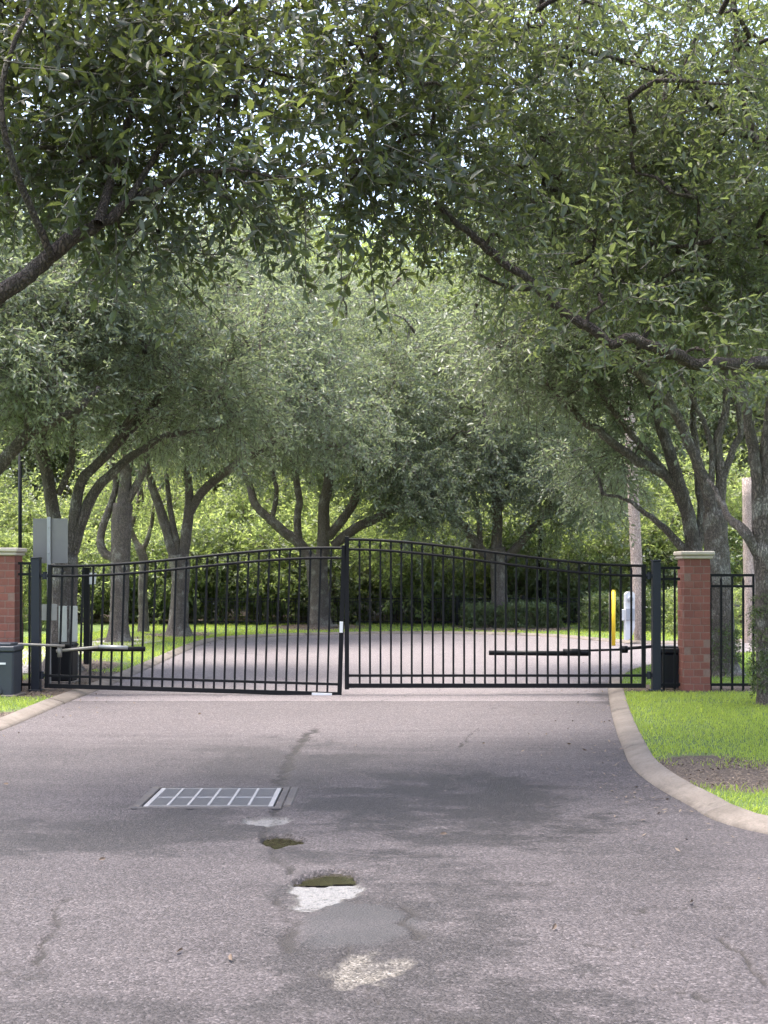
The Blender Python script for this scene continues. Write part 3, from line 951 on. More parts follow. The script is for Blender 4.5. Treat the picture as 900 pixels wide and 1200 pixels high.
TREES.append(dict(name='live_oak', label='oak with low bough curving up past the brick pillar on the left verge', D=17.6,
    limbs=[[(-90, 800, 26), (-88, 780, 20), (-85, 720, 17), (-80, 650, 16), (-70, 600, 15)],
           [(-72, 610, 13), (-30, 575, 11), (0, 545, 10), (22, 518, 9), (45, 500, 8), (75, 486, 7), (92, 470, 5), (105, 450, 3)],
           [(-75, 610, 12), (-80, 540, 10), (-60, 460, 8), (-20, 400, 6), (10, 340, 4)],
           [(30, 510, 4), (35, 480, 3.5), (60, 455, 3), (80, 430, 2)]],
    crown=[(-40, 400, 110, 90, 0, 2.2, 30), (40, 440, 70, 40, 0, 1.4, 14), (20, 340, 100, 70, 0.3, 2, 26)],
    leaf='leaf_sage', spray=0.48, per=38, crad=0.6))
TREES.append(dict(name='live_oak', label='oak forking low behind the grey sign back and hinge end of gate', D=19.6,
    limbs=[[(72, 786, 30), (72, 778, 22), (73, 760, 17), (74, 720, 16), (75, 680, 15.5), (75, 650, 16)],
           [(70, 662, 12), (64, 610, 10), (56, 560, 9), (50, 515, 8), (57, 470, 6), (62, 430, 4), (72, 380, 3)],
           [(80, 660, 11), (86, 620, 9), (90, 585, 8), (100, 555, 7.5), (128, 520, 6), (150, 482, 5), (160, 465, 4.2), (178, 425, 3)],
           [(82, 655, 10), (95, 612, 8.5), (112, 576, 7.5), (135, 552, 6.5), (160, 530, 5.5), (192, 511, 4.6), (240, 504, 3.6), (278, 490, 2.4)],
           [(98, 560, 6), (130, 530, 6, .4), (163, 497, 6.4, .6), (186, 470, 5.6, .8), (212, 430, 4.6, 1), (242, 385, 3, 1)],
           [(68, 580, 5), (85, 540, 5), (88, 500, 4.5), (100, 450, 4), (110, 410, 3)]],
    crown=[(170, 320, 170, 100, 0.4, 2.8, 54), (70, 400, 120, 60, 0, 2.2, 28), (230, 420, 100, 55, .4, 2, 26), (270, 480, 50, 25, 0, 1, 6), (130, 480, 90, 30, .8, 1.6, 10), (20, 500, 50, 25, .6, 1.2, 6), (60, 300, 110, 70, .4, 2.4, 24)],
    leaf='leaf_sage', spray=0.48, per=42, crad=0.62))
TREES.append(dict(name='live_oak', label='oak with gnarled side stub on its trunk beside the pale footpath', D=28.0, group=None,
    limbs=[[(140, 752, 19), (140, 746, 14), (140, 730, 11), (140, 700, 11), (141, 660, 11), (142, 620, 12), (144, 590, 11)],
           [(144, 600, 10), (148, 560, 9), (151, 520, 7), (142, 480, 5.5), (134, 430, 4)],
           [(138, 655, 7), (122, 648, 6.5), (117, 630, 6), (126, 603, 5.5), (134, 575, 5), (130, 540, 4), (120, 500, 3)],
           [(148, 590, 7), (165, 560, 6), (180, 520, 5), (200, 480, 4)],
           [(150, 520, 5), (165, 480, 4.5), (190, 440, 3.5)]],
    crown=[(165, 420, 130, 80, 0, 3, 44), (110, 470, 80, 50, 0, 2.2, 20), (210, 480, 60, 40, 0, 2, 14)],
    leaf='leaf_sage', spray=0.55, per=40, crad=0.75))
TREES.append(dict(name='live_oak', label='thin young tree between the two grey oaks on the left verge', D=33.0,
    limbs=[[(168, 741, 7), (168, 720, 5.5), (167, 690, 5), (169, 660, 5), (163, 640, 5)],
           [(163, 642, 5), (155, 622, 4), (160, 590, 3.5), (165, 550, 3)],
           [(166, 650, 4), (178, 620, 3), (182, 590, 2.5)]],
    crown=[(165, 560, 60, 50, 0, 1.6, 14)], leaf='leaf_bright', spray=0.55, per=24, crad=0.9))
TREES.append(dict(name='live_oak', label='oak with pale forked trunk standing at the bend of the left kerb', D=30.6,
    limbs=[[(210, 747, 20), (210, 742, 15), (210, 728, 11), (211, 700, 10), (212, 672, 11), (209, 650, 12)],
           [(205, 654, 8.5), (197, 630, 7.5), (188, 600, 7), (178, 570, 6), (173, 550, 5), (166, 515, 4), (158, 475, 3)],
           [(210, 652, 7), (205, 620, 5), (200, 590, 4), (196, 555, 3)],
           [(215, 654, 9), (219, 612, 8), (220, 580, 6.5), (217, 545, 5), (214, 510, 4), (222, 465, 3)],
           [(221, 603, 7), (236, 578, 7), (260, 557, 6.5), (285, 540, 6), (305, 528, 5), (340, 505, 4), (382, 478, 2.5)]],
    crown=[(290, 430, 130, 75, 0, 3, 50), (370, 490, 75, 45, -.4, 2, 20), (230, 520, 80, 35, .4, 1.8, 16), (320, 345, 110, 70, .5, 2.6, 32), (300, 270, 80, 50, .8, 2.4, 14)],
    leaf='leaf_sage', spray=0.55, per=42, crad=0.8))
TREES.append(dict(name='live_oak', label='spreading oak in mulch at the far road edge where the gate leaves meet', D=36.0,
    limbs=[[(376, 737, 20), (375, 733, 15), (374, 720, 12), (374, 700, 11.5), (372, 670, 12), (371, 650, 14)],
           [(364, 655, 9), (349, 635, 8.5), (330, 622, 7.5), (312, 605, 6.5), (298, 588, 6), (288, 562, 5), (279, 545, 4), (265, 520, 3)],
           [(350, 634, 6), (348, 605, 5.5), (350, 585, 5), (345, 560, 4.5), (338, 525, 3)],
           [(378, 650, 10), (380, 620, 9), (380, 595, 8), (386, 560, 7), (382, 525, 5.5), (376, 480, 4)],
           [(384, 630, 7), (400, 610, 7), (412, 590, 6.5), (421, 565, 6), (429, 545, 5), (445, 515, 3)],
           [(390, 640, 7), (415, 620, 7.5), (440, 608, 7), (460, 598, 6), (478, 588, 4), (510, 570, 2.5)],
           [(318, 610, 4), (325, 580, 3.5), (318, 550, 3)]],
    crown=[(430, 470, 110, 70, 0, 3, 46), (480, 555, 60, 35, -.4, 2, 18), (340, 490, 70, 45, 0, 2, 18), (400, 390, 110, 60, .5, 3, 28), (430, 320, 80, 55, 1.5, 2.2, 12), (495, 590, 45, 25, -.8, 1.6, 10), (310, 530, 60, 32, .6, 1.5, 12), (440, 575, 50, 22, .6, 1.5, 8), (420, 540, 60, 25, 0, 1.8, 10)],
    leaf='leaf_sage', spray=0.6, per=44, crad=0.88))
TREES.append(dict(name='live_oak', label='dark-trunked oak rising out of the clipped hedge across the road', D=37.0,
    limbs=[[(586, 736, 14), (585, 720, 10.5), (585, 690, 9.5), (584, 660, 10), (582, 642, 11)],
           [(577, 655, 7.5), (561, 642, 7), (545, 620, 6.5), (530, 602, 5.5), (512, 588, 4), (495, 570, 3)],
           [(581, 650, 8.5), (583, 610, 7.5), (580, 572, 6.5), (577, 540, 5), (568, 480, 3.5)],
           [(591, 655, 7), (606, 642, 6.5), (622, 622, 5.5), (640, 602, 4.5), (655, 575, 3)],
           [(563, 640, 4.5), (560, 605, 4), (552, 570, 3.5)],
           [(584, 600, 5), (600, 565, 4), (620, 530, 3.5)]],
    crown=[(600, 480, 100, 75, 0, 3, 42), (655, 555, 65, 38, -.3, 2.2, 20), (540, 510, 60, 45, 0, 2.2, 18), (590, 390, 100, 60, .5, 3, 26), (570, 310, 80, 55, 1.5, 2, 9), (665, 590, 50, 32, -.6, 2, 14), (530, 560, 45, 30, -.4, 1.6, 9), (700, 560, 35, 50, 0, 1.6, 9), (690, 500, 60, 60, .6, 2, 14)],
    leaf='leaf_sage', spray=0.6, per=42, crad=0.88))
for t in TREES:
    r_ = tree(**t)
    if 'ivy-dotted' in t['label']:
        ivy(r_, t['D'], [(903, 806, 16), (901, 760, 14.5), (900.5, 705, 14.5)], 300)
    if 'ivy-based' in t['label']:
        ivy(r_, t['D'], [(846, 778, 18), (845, 755, 16.5), (844, 728, 16)], 260)

# ------------------------------------------------------------------ woodland beyond the far fence
def generic(name, label, cat, group, h, spread_, n, per, leaf, loc, templates=TB, spray=0.9, crad=1.5):
    root = empty(name, loc, label, cat, group)
    P, R = catmull([(0, 0, -0.2), (0.1, 0, h * 0.2), (-0.1, 0.1, h * 0.45), (0.1, 0, h * 0.8)], [0.028 * h, 0.02 * h, 0.015 * h, 0.005 * h], 4)
    V, q, t = tube(P, R, 8, 0.05)
    link('trunk', np_mesh('trunk', V, [q, t]), root, ['bark'], smooth=True)
    cl = ellipsoid_pts(n, np.array((0, 0, h * 0.6)), np.array((spread_, spread_, h * 0.42)), 0.1)
    bv, bq, bt, off = [], [], [], 0
    for c in cl:
        a = P[min(len(P) - 1, int(len(P) * max(0.1, min(0.95, (c[2] / h) * 0.8))))]
        m_ = (a + c) / 2 + np.array((0, 0, 0.2))
        V, q, t = tube(np.array((a, m_, c)), (0.05, 0.035, 0.015), 4)
        bv.append(V); bq.append(q + off); bt.append(t + off); off += len(V)
    link('bough', np_mesh('bough', np.vstack(bv), [np.vstack(bq), np.vstack(bt)]), root, ['bark'])['kind'] = 'stuff'
    ci = np.repeat(np.arange(n), per)
    g = RNG.normal(0, 0.5, (n * per, 3)) * crad * np.array((1, 1, .75))
    dirs = g / crad + RNG.normal(0, 0.5, g.shape) + np.array((0, 0, -0.15))
    me = spray_mesh('crown', cl[ci] + g, dirs, spray * RNG.uniform(0.6, 1.3, len(g)), templates)
    TRI[0] += len(me.polygons)
    link('crown', me, root, [leaf, 'twig'])['kind'] = 'stuff'
    return root
GT = 'tall trees of the wood beyond the far fence'
LT = 'tall leafy tree in the wood beyond the far fence'
wt = [generic('woodland_tree', 'tall yellow-green tree in the wood beyond the far fence', 'tree', GT, 17, 5.0, 60, 46, 'leaf_bright', (-13, 56, 0)),
      generic('woodland_tree', 'tall dull olive-leaved tree in the wood beyond the far fence', 'tree', GT + ', olive ones', 15, 5.5, 60, 46, 'leaf_olive', (12, 60, 0))]
spots = [(-7.5, 60, 1, 1.15), (-3.4, 50, 0, 1.0), (2.2, 54, 0, 1.12), (8.0, 59, 0, 1.1), (17.5, 55, 1, 1.1), (-19, 56, 1, 1.15), 
         (23, 58, 0, 1.15), (0.0, 66, 1, 1.15), (-26, 53, 0, 1.0), (-15, 68, 1, 1.3), (28, 52, 1, 1.1), (18, 68, 1, 1.3), (6, 70, 1, 1.3), (-6, 72, 0, 1.2)]
for i, (x, y, k, s) in enumerate(spots):
    clone(wt[k], (x, y, 0), i * 1.7, (s, s, s * random.uniform(0.95, 1.08)))
GS = 'shrubs of the thicket behind the far fence'
LS = 'dense leafy shrub in the thicket behind the low black fence'
sh = [generic('thicket_shrub', 'round bright green shrub in the thicket behind the low black fence', 'shrub', GS + ', bright ones', 4.2, 1.9, 26, 42, 'leaf_bright', (-12, 41, 0), TB, 0.55, 0.8),
      generic('thicket_shrub', 'low mid-green shrub in the thicket behind the low black fence', 'shrub', GS + ', low ones', 3.2, 1.8, 24, 42, 'leaf_under', (-8.6, 40, 0), TB, 0.5, 0.75),
      generic('thicket_shrub', 'tall bright bushy shrub topping the thicket behind the low black fence', 'shrub', GS + ', tall ones', 5.5, 2.3, 30, 42, 'leaf_bright', (-4.8, 43, 0), TB, 0.6, 0.9),
      generic('thicket_shrub', 'dark evergreen shrub in the thicket behind the low black fence', 'shrub', GS + ', dark ones', 3.0, 1.7, 22, 46, 'leaf_hedge', (-7.6, 39.2, 0), TB, 0.45, 0.7)]
sp2 = [(-5.4, 39.0, 3), (-1.6, 39.2, 3), (1.4, 39.4, 3), (3.9, 39.6, 3), (6.4, 39.2, 3), (9.0, 39.8, 3), (-10.2, 39.4, 3), (-2.8, 44.5, 3), (2.6, 45, 3), (-9.0, 45.5, 3), (7.4, 46, 3), (-6.6, 39.6, 1), (-3.4, 39.8, 1), (-1.8, 42, 0), (0.3, 39.6, 1), (1.2, 43, 2), (2.6, 40.5, 1), (4.4, 42, 1), (6.2, 41, 1), (8.0, 43, 2), (9.6, 40.5, 0),
       (11.5, 41.5, 2), (-10.5, 43.5, 2), (-15, 42, 2), (-17, 39, 0), (14.0, 40, 1), (16.5, 42, 2), (19, 40, 0), (-20, 43, 2), (-13.2, 38.0, 1), (-15.0, 35.5, 0), (-18, 33, 2), (6.8, 44.5, 2), (-7.5, 45, 2), (-2, 46, 2), (13, 46, 2),
       (-9, 48, 2), (-4.5, 49, 1), (0.5, 47.5, 2), (4, 48, 1), (9.5, 48, 2), (16, 48, 1), (-13, 49, 1), (20, 47, 2), (-5, 54, 2), (3, 55, 2), (8, 53, 2), (-11, 56, 2), (14, 55, 2), (-17, 50, 2)]
for i, (x, y, k) in enumerate(sp2):
    s = random.uniform(0.85, 1.2)
    clone(sh[k], (x, y, 0), i * 2.3, (s, s, s * random.uniform(0.85, 1.15)))

# hanging moss
mo = W(571, 503, 36.4)
ms_ = empty('hanging_moss', mo, 'grey beard of moss hanging from the dark-trunked oak by the hedge', 'moss')
bv, bq, bt, off = [], [], [], 0
for i in range(70):
    x, y = RNG.normal(0, 0.09, 2); l = RNG.uniform(0.5, 1.6)
    V_, q_, t_ = tube(np.array(((x * .5, y * .5, 0.1), (x, y, -l * .4), (x * 1.3 + RNG.normal(0, .05), y * 1.3, -l * .75), (x * 1.1 + RNG.normal(0, .07), y, -l))), (0.012, 0.02, 0.016, 0.004), 4)
    bv.append(V_); bq.append(q_ + off); bt.append(t_ + off); off += len(V_)
link('strands', np_mesh('strands', np.vstack(bv), [np.vstack(bq), np.vstack(bt)]), ms_, ['moss'])['kind'] = 'stuff'
# clipped hedges
def hedge(name, label, px0, px1, ytop, D, depth, leaf, n, spray=0.28):
    a, b = W(px0, ytop, D), W(px1, ytop, D)
    h = a[2] - LZ
    cx = (a[0] + b[0]) / 2
    root = empty(name, (cx, D, LZ), label, 'hedge')
    w = b[0] - a[0]
    p = RNG.uniform(-0.5, 0.5, (n, 3))
    # most sprays sit near the clipped faces
    ax = RNG.integers(0, 3, n)
    k = RNG.uniform(size=n) < 0.7
    sgn = np.where(RNG.uniform(size=n) < 0.5, -0.47, 0.47)
    for a_ in range(3):
        m = k & (ax == a_)
        p[m, a_] = sgn[m] if a_ < 2 else 0.47
    dirs = p * np.array((0.6, 1.5, 1.6)) + RNG.normal(0, 0.45, (n, 3)) + np.array((0, 0, 0.2))
    pos = p * np.array((w, depth, h)) + np.array((0, 0, h / 2))
    pos += RNG.normal(0, 0.03, pos.shape)
    pos[:, 2] += 0.05 * np.sin(pos[:, 0] * 3.1) + 0.04 * np.sin(pos[:, 0] * 7.0 + 1)
    pos[:, 2] = np.maximum(pos[:, 2], 0.04)
    me = spray_mesh('foliage', pos, dirs, spray * RNG.uniform(0.6, 1.2, n), TB)
    TRI[0] += len(me.polygons)
    link('foliage', me, root, [leaf, 'twig'])['kind'] = 'stuff'
    for i in range(max(3, int(w / 0.8))):
        x = -w / 2 + (i + 0.5) * w / max(3, int(w / 0.8))
        V, q, t = tube(np.array(((x, 0, -0.05), (x + .03, 0.02, h * 0.4), (x - .05, 0, h * 0.8))), (0.03, 0.022, 0.01), 5)
        link('stem', np_mesh('stem', V, [q, t]), root, ['bark'])
    return root
hedge('clipped_hedge', 'dark clipped hedge around the oak across the road', 547, 652, 716, 36.3, 1.2, 'leaf_hedge', 1500)
hedge('clipped_hedge', 'pale green hedge behind the white meter box', 690, 800, 704, 34.0, 1.6, 'leaf_hedge', 1600)
hedge('clipped_hedge', 'hedge seen through the iron panel beside the brick pillar', 790, 905, 700, 31.5, 1.6, 'leaf_bright', 1500)
hedge('clipped_hedge', 'tall leafy hedge on the left verge behind the footpath', -60, 60, 640, 34.5, 1.6, 'leaf_bright', 1800, 0.4)

# low black picket fence on the far side of the road
FD = 37.6
fx0, fx1 = W(228, 700, FD)[0], W(690, 700, FD)[0]
ff = empty('picket_fence', ((fx0 + fx1) / 2, FD, LZ), 'low black iron picket fence on the far verge before the thicket', 'fence')
fh = 0.86
for zz in (0.12, fh - 0.12, fh - 0.02):
    box('rail', fx0, fx1, FD - 0.02, FD + 0.02, LZ + zz - 0.015, LZ + zz + 0.015, 'black_metal', ff)
xx = fx0
while xx <= fx1 + 0.01:
    box('post', xx - 0.04, xx + 0.04, FD - 0.04, FD + 0.04, LZ - 0.05, LZ + fh + 0.08, 'black_metal', ff)
    xx += (fx1 - fx0) / 6
bm = bmesh.new()
xx = fx0 + 0.06
while xx < fx1:
    box_bm(bm, Vector((xx, FD, LZ + fh / 2)) - org(ff), (0.016, 0.016, fh - 0.06))
    xx += 0.12
bm_obj('pickets', bm, ff, 'black_metal')['kind'] = 'stuff'

# ------------------------------------------------------------------ the double gate
GD = 16.08
GS_ = F / GD
def gx(px): return (px - 450.0) / GS_
def gz(py): return EYE - (py - HZ) / GS_
def ease(t): return t * t * (3 - 2 * t)
def leaf(label, hinge_px, meet_px, sag, extra):
    hx, mx = gx(hinge_px), gx(meet_px)
    s = 1 if mx > hx else -1
    Wd = abs(mx - hx)
    root = empty('gate_leaf', (hx, GD, gz(806)), label, 'gate', 'the two leaves of the iron gate')
    zb = 0.0
    ztop = lambda u: (806 - 661.5 + (661.5 - 630.5) * ease(u / Wd)) / GS_
    def lb(name, u0, u1, z0, z1, th, mat='black_metal'):
        bm = bmesh.new()
        x0, x1 = s * u0, s * u1
        box_bm(bm, Vector(((x0 + x1) / 2, 0, (z0 + z1) / 2)), (abs(x1 - x0), th, z1 - z0), 0.002)
        return bm_obj(name, bm, root, mat)
    st = 0.052
    lb('stile', 0, st, zb, ztop(0), 0.052)
    lb('stile', Wd - 0.058, Wd, zb - 0.02, ztop(Wd) + 0.02, 0.056)
    lb('bottom_rail', st, Wd - 0.058, zb, zb + 0.058, 0.046)
    lb('lower_rail', st, Wd - 0.058, zb + 0.148, zb + 0.182, 0.038)
    def arch(name, dz, hgt):
        u = np.linspace(st, Wd - 0.058, 25)
        V = []
        for uu in u:
            z = ztop(uu) - dz
            V += [(s * uu, -0.019, z - hgt), (s * uu, 0.019, z - hgt), (s * uu, 0.019, z), (s * uu, -0.019, z)]
        q = []
        for i in range(len(u) - 1):
            for k in range(4):
                a, b = i * 4 + k, i * 4 + (k + 1) % 4
                q.append((a, b, b + 4, a + 4))
        me = np_mesh(name, np.array(V), [np.array(q)])
        return link(name, me, root, ['black_metal'])
    arch('top_rail', 0.0, 0.036)
    arch('upper_rail', 0.135, 0.034)
    n = 28
    w = 0.026
    for i in range(1, n):
        u = st + (Wd - 0.058 - st) * i / n
        full = i % 2 == 0
        zt = ztop(u) - (0.034 if full else 0.10)
        lean = random.uniform(-0.003, 0.003)
        bm = bmesh.new()
        box_bm(bm, Vector((s * u, 0, (zb + 0.055 + zt) / 2)), (w, 0.024, zt - zb - 0.055))
        for v in bm.verts:
            if v.co.z < 0.6:
                v.co.x += lean
        pk = bm_obj('picket', bm, root, 'black_metal')
        if not full:
            bm = bmesh.new()
            bmesh.ops.create_cone(bm, cap_ends=True, segments=8, radius1=0.022, radius2=0.004, depth=0.07, matrix=Matrix.Translation((s * u, 0, zt + 0.042)))
            bmesh.ops.create_uvsphere(bm, u_segments=8, v_segments=5, radius=0.02, matrix=Matrix.Translation((s * u, 0, zt + 0.01)))
            bm_obj('finial', bm, pk, 'black_metal')
    for zz in (0.17, ztop(0) - 0.15):
        bm = bmesh.new()
        box_bm(bm, Vector((-s * 0.05, 0, zz)), (0.10, 0.05, 0.05), 0.006)
        bmesh.ops.create_cone(bm, cap_ends=True, segments=10, radius1=0.03, radius2=0.03, depth=0.10, matrix=Matrix.Translation((-s * 0.045, -0.005, zz)))
        bm_obj('hinge', bm, root, 'navy_metal')
    extra(lb, Wd)
    root.rotation_euler = (0, sag, 0)
    return root
def left_extra(lb, Wd):
    def plate(name, u0, u1, z0, z1):
        o = lb(name, u0, u1, z0, z1, 0.012, 'white_paint')
        o.location.y -= 0.036
    plate('strike_plate', Wd - 0.055, Wd - 0.008, (806 - 731) / GS_, (806 - 718) / GS_)
    plate('reflector_strip', Wd - 0.40, Wd - 0.13, 0.012, 0.045)
def right_extra(lb, Wd):
    pass
leaf('arched black iron gate leaf sagging slightly, with white strip on its bottom rail', 52.5, 400.5, math.radians(1.7), left_extra)
leaf('arched black iron gate leaf hung beside the black operator cabinet, rails level', 756.5, 404.0, 0.0, right_extra)

def steel_post(px0, px1, pyt, label):
    x0, x1 = gx(px0), gx(px1)
    r = empty('gate_post', ((x0 + x1) / 2, GD, LZ), label, 'post')
    w = (x1 - x0)
    box('shaft', x0, x1, GD - w / 2, GD + w / 2, LZ - 0.1, gz(pyt + 2), 'navy_metal', r, 0.004)
    box('cap', x0 - 0.006, x1 + 0.006, GD - w / 2 - 0.006, GD + w / 2 + 0.006, gz(pyt + 2) + 0.001, gz(pyt), 'navy_metal', r, 0.004)
    box('base_plate', x0 - 0.03, x1 + 0.03, GD - w / 2 - 0.03, GD + w / 2 + 0.03, LZ - 0.02, LZ + 0.025, 'navy_metal', r, 0.003)
    return r
steel_post(37.5, 47.5, 653, 'dark square steel gate post carrying the sagging left leaf')
steel_post(764, 773.5, 656, 'dark square steel gate post beside the black operator cabinet')

def panel(label, px0, px1, pyt, pickets, y=GD):
    x0, x1 = gx(px0), gx(px1)
    r = empty('iron_fence_panel', ((x0 + x1) / 2, y, LZ), label, 'fence')
    for nm, py, h in (('top_rail', pyt, 0.036), ('upper_rail', pyt + 13, 0.034), ('bottom_rail', 801, 0.036)):
        box(nm, x0, x1, y - 0.017, y + 0.017, gz(py) - h, gz(py), 'black_metal', r)
    for i, (px, full) in enumerate(pickets):
        zt = gz(pyt) - 0.033 if full else gz(pyt) - 0.10
        pk = box('picket', gx(px) - 0.013, gx(px) + 0.013, y - 0.013, y + 0.013, LZ - 0.02, zt, 'black_metal', r)
        if not full:
            bm = bmesh.new()
            c = Vector((gx(px), y, zt + 0.03)) - org(r)
            bmesh.ops.create_cone(bm, cap_ends=True, segments=8, radius1=0.02, radius2=0.004, depth=0.07, matrix=Matrix.Translation(c))
            bm_obj('finial', bm, pk, 'black_metal')
    return r
panel('short iron fence panel between left brick pillar and gate post', 20, 38, 658.5, [(23, True), (33, False)], GD + 0.06)
panel('short iron fence panel before the black operator cabinet', 773, 798, 664, [(779, True), (792, False)], GD + 0.06)
pr = panel('iron fence panel between right brick pillar and ivy-dotted oak', 832, 885, 672.5, [(833.5, True), (846, False), (859, True), (872, False), (884, True)], GD + 0.04)

# brick pillars, laid brick by brick
brick_me = None
def pillar(label, px0, px1, pyt):
    global brick_me
    x0 = gx(px0); Wp = 0.36
    cx = x0 + Wp / 2 if px1 > 100 else gx(px1) - Wp / 2
    cy0 = GD + 0.14
    root = empty('brick_pillar', (cx, cy0, LZ), label, 'pillar')
    ztop = gz(pyt + 9) - LZ
    ncourse = 18
    ch = ztop / ncourse
    g = 0.011
    bh = ch - g
    if brick_me is None:
        bm = bmesh.new()
        box_bm(bm, Vector((0, 0, 0)), (0.135 - g, 0.09 - g * 0.5, bh), 0.003)
        brick_me = bpy.data.meshes.new('brick')
        bm.to_mesh(brick_me); bm.free()
        brick_me.materials.append(M['brick'])
    box('mortar_core', cx - Wp / 2 + 0.006, cx + Wp / 2 - 0.006, cy0 - Wp / 2 + 0.006, cy0 + Wp / 2 - 0.006, LZ - 0.1, LZ + ztop, 'mortar', root)
    for c in range(ncourse):
        z = (c + 0.5) * ch
        flip = -1 if c % 2 else 1
        for side in range(4):
            a = side * math.pi / 2
            for u in (-Wp / 2 + 0.0675, -Wp / 2 + 0.2025):
                x = flip * u; y = -Wp / 2 + 0.045
                bx_ = x * math.cos(a) - y * math.sin(a); by_ = x * math.sin(a) + y * math.cos(a)
                o = bpy.data.objects.new('brick', brick_me)
                C.objects.link(o)
                o.parent = root
                o.location = (bx_ + random.uniform(-.002, .002), by_ + random.uniform(-.002, .002), z)
                o.rotation_euler = (0, 0, a + random.uniform(-.008, .008))
    zt = LZ + ztop
    cap = box('cap', cx - 0.205, cx + 0.205, cy0 - 0.205, cy0 + 0.205, zt + 0.002, zt + 0.045, 'cap_stone', root, 0.010)
    box('cap_slab', cx - 0.228, cx + 0.228, cy0 - 0.228, cy0 + 0.228, zt + 0.047, zt + 0.105, 'cap_stone', root, 0.014)
    return root
pillar('red brick pillar with pale stone cap on the lawn side by the ivy oak', 800.5, 832, 646)
pillar('red brick pillar with pale stone cap behind the grey plastic cabinet', -20, 18.5, 642)

# ------------------------------------------------------------------ gate operators
def cabinet(label, px0, px1, pyt, y, depth, mat, trim):
    k = F / y
    x0, x1 = (px0 - 450) / k, (px1 - 450) / k
    zt = EYE - (pyt - HZ) / k
    r = empty('operator_cabinet', ((x0 + x1) / 2, y, LZ), label, 'cabinet')
    h = zt - LZ
    bm = bmesh.new()
    w = x1 - x0
    box_bm(bm, Vector((0, 0, h * 0.42)), (w * 0.94, depth * 0.94, h * 0.84), 0.02)
    for v in bm.verts:
        if v.co.z < h * 0.2:
            v.co.x *= 0.93; v.co.y *= 0.93
    bm_obj('body', bm, r, mat)
    bm = bmesh.new()
    box_bm(bm, Vector((0, 0, h * 0.845 + 0.035)), (w * 1.0, depth * 1.0, 0.07), 0.012)
    bm_obj('rim', bm, r, mat)
    bm = bmesh.new()
    box_bm(bm, Vector((0, 0, h * 0.845 + 0.072 + (h * 0.155 - 0.072) / 2)), (w * 0.9, depth * 0.9, h * 0.155 - 0.074), 0.006)
    for v in bm.verts:
        if v.co.z > h * 0.95:
            v.co.x *= 0.82; v.co.y *= 0.82
    bm_obj('lid', bm, r, mat)
    bm = bmesh.new()
    box_bm(bm, Vector((0, 0, -0.01)), (w * 1.1, depth * 1.1, 0.06), 0.01)
    bm_obj('footing', bm, r, 'kerb')
    if trim:
        bm = bmesh.new()
        box_bm(bm, Vector((w * 0.12, -depth * 0.475, h * 0.62)), (w * 0.28, 0.006, 0.025), 0.001)
        bm_obj('name_plate', bm, r, 'white_paint')
        bm = bmesh.new()
        bmesh.ops.create_cone(bm, cap_ends=True, segments=16, radius1=0.055, radius2=0.05, depth=0.03,
                              matrix=Matrix.Translation((w * 0.05, -depth * 0.46, h * 0.10)) @ Matrix.Rotation(math.radians(90), 4, 'X'))
        bm_obj('lock_cover', bm, r, mat)
    return r
cabinet('dark grey plastic operator cabinet with lid standing before the brick pillar', -20, 22.5, 753, 15.55, 0.42, 'grey_plastic', True)
cabinet('black operator cabinet behind the short iron panel by the right post', 769, 797, 757, 16.5, 0.36, 'navy_metal', False)

def W3(px, py, d): return tuple(W(px, py, d))
ar = empty('gate_opener', W3(22, 757, 15.9), 'jointed grey actuator arm running from grey cabinet to left gate leaf', 'gate opener')
rod('crank_arm', W3(14, 754.5, 15.75), W3(76, 757, 15.9), 0.018, 'arm_paint', ar)
rod('push_rod', W3(66, 763, 15.93), W3(122, 757.5, 15.96), 0.020, 'arm_paint', ar)
rod('pivot', W3(70, 757, 15.92), W3(70, 770, 15.92), 0.03, 'arm_paint', ar)
rod('push_rod_end', W3(116, 757.8, 15.96), W3(150, 759, 15.97), 0.026, 'zinc', ar)
rod('bracket_tube', W3(84, 760.5, 16.0), W3(170, 760.5, 16.0), 0.034, 'black_metal', ar)
ar = empty('gate_opener', W3(765, 757, 16.3), 'black actuator arm running from right gate post to level gate leaf', 'gate opener')
rod('drive_tube', W3(573, 765, 16.25), W3(692, 766, 16.25), 0.034, 'black_metal', ar)
rod('push_rod', W3(660, 763, 16.27), W3(736, 761, 16.3), 0.016, 'black_metal', ar)
rod('crank_arm', W3(726, 760.5, 16.3), W3(772, 757, 16.35), 0.022, 'black_metal', ar)
rod('pivot', W3(732, 757, 16.3), W3(732, 765, 16.3), 0.045, 'black_metal', ar)
rod('collar', W3(660, 764.5, 16.25), W3(680, 764.5, 16.25), 0.05, 'black_metal', ar)

# ------------------------------------------------------------------ signs and posts behind the gate
sd_ = 16.75
sp = empty('sign', (W(57.5, 0, sd_)[0], sd_, LZ), 'grey sheet-metal sign seen from behind on a thin post beside the left gate post', 'sign')
x = W(57.5, 0, sd_)[0]
def zz(py, d): return EYE - (py - HZ) * d / F
box('sign_post', x - 0.025, x + 0.025, sd_ - 0.02, sd_ + 0.02, LZ - 0.1, zz(606, sd_), 'zinc', sp, 0.003)
pl = box('panel', W(38, 0, sd_)[0], W(79, 0, sd_)[0], sd_ + 0.022, sd_ + 0.027, zz(660, sd_), zz(607.5, sd_), 'sign_back', sp)
for zc in (618, 648):
    rod('bolt', (x, sd_ - 0.03, zz(zc, sd_)), (x, sd_ + 0.03, zz(zc, sd_)), 0.012, 'zinc', sp, 8)
box('lower_panel', W(47, 0, sd_)[0], W(66, 0, sd_)[0], sd_ + 0.023, sd_ + 0.028, zz(727, sd_), zz(708, sd_), 'notice', sp)

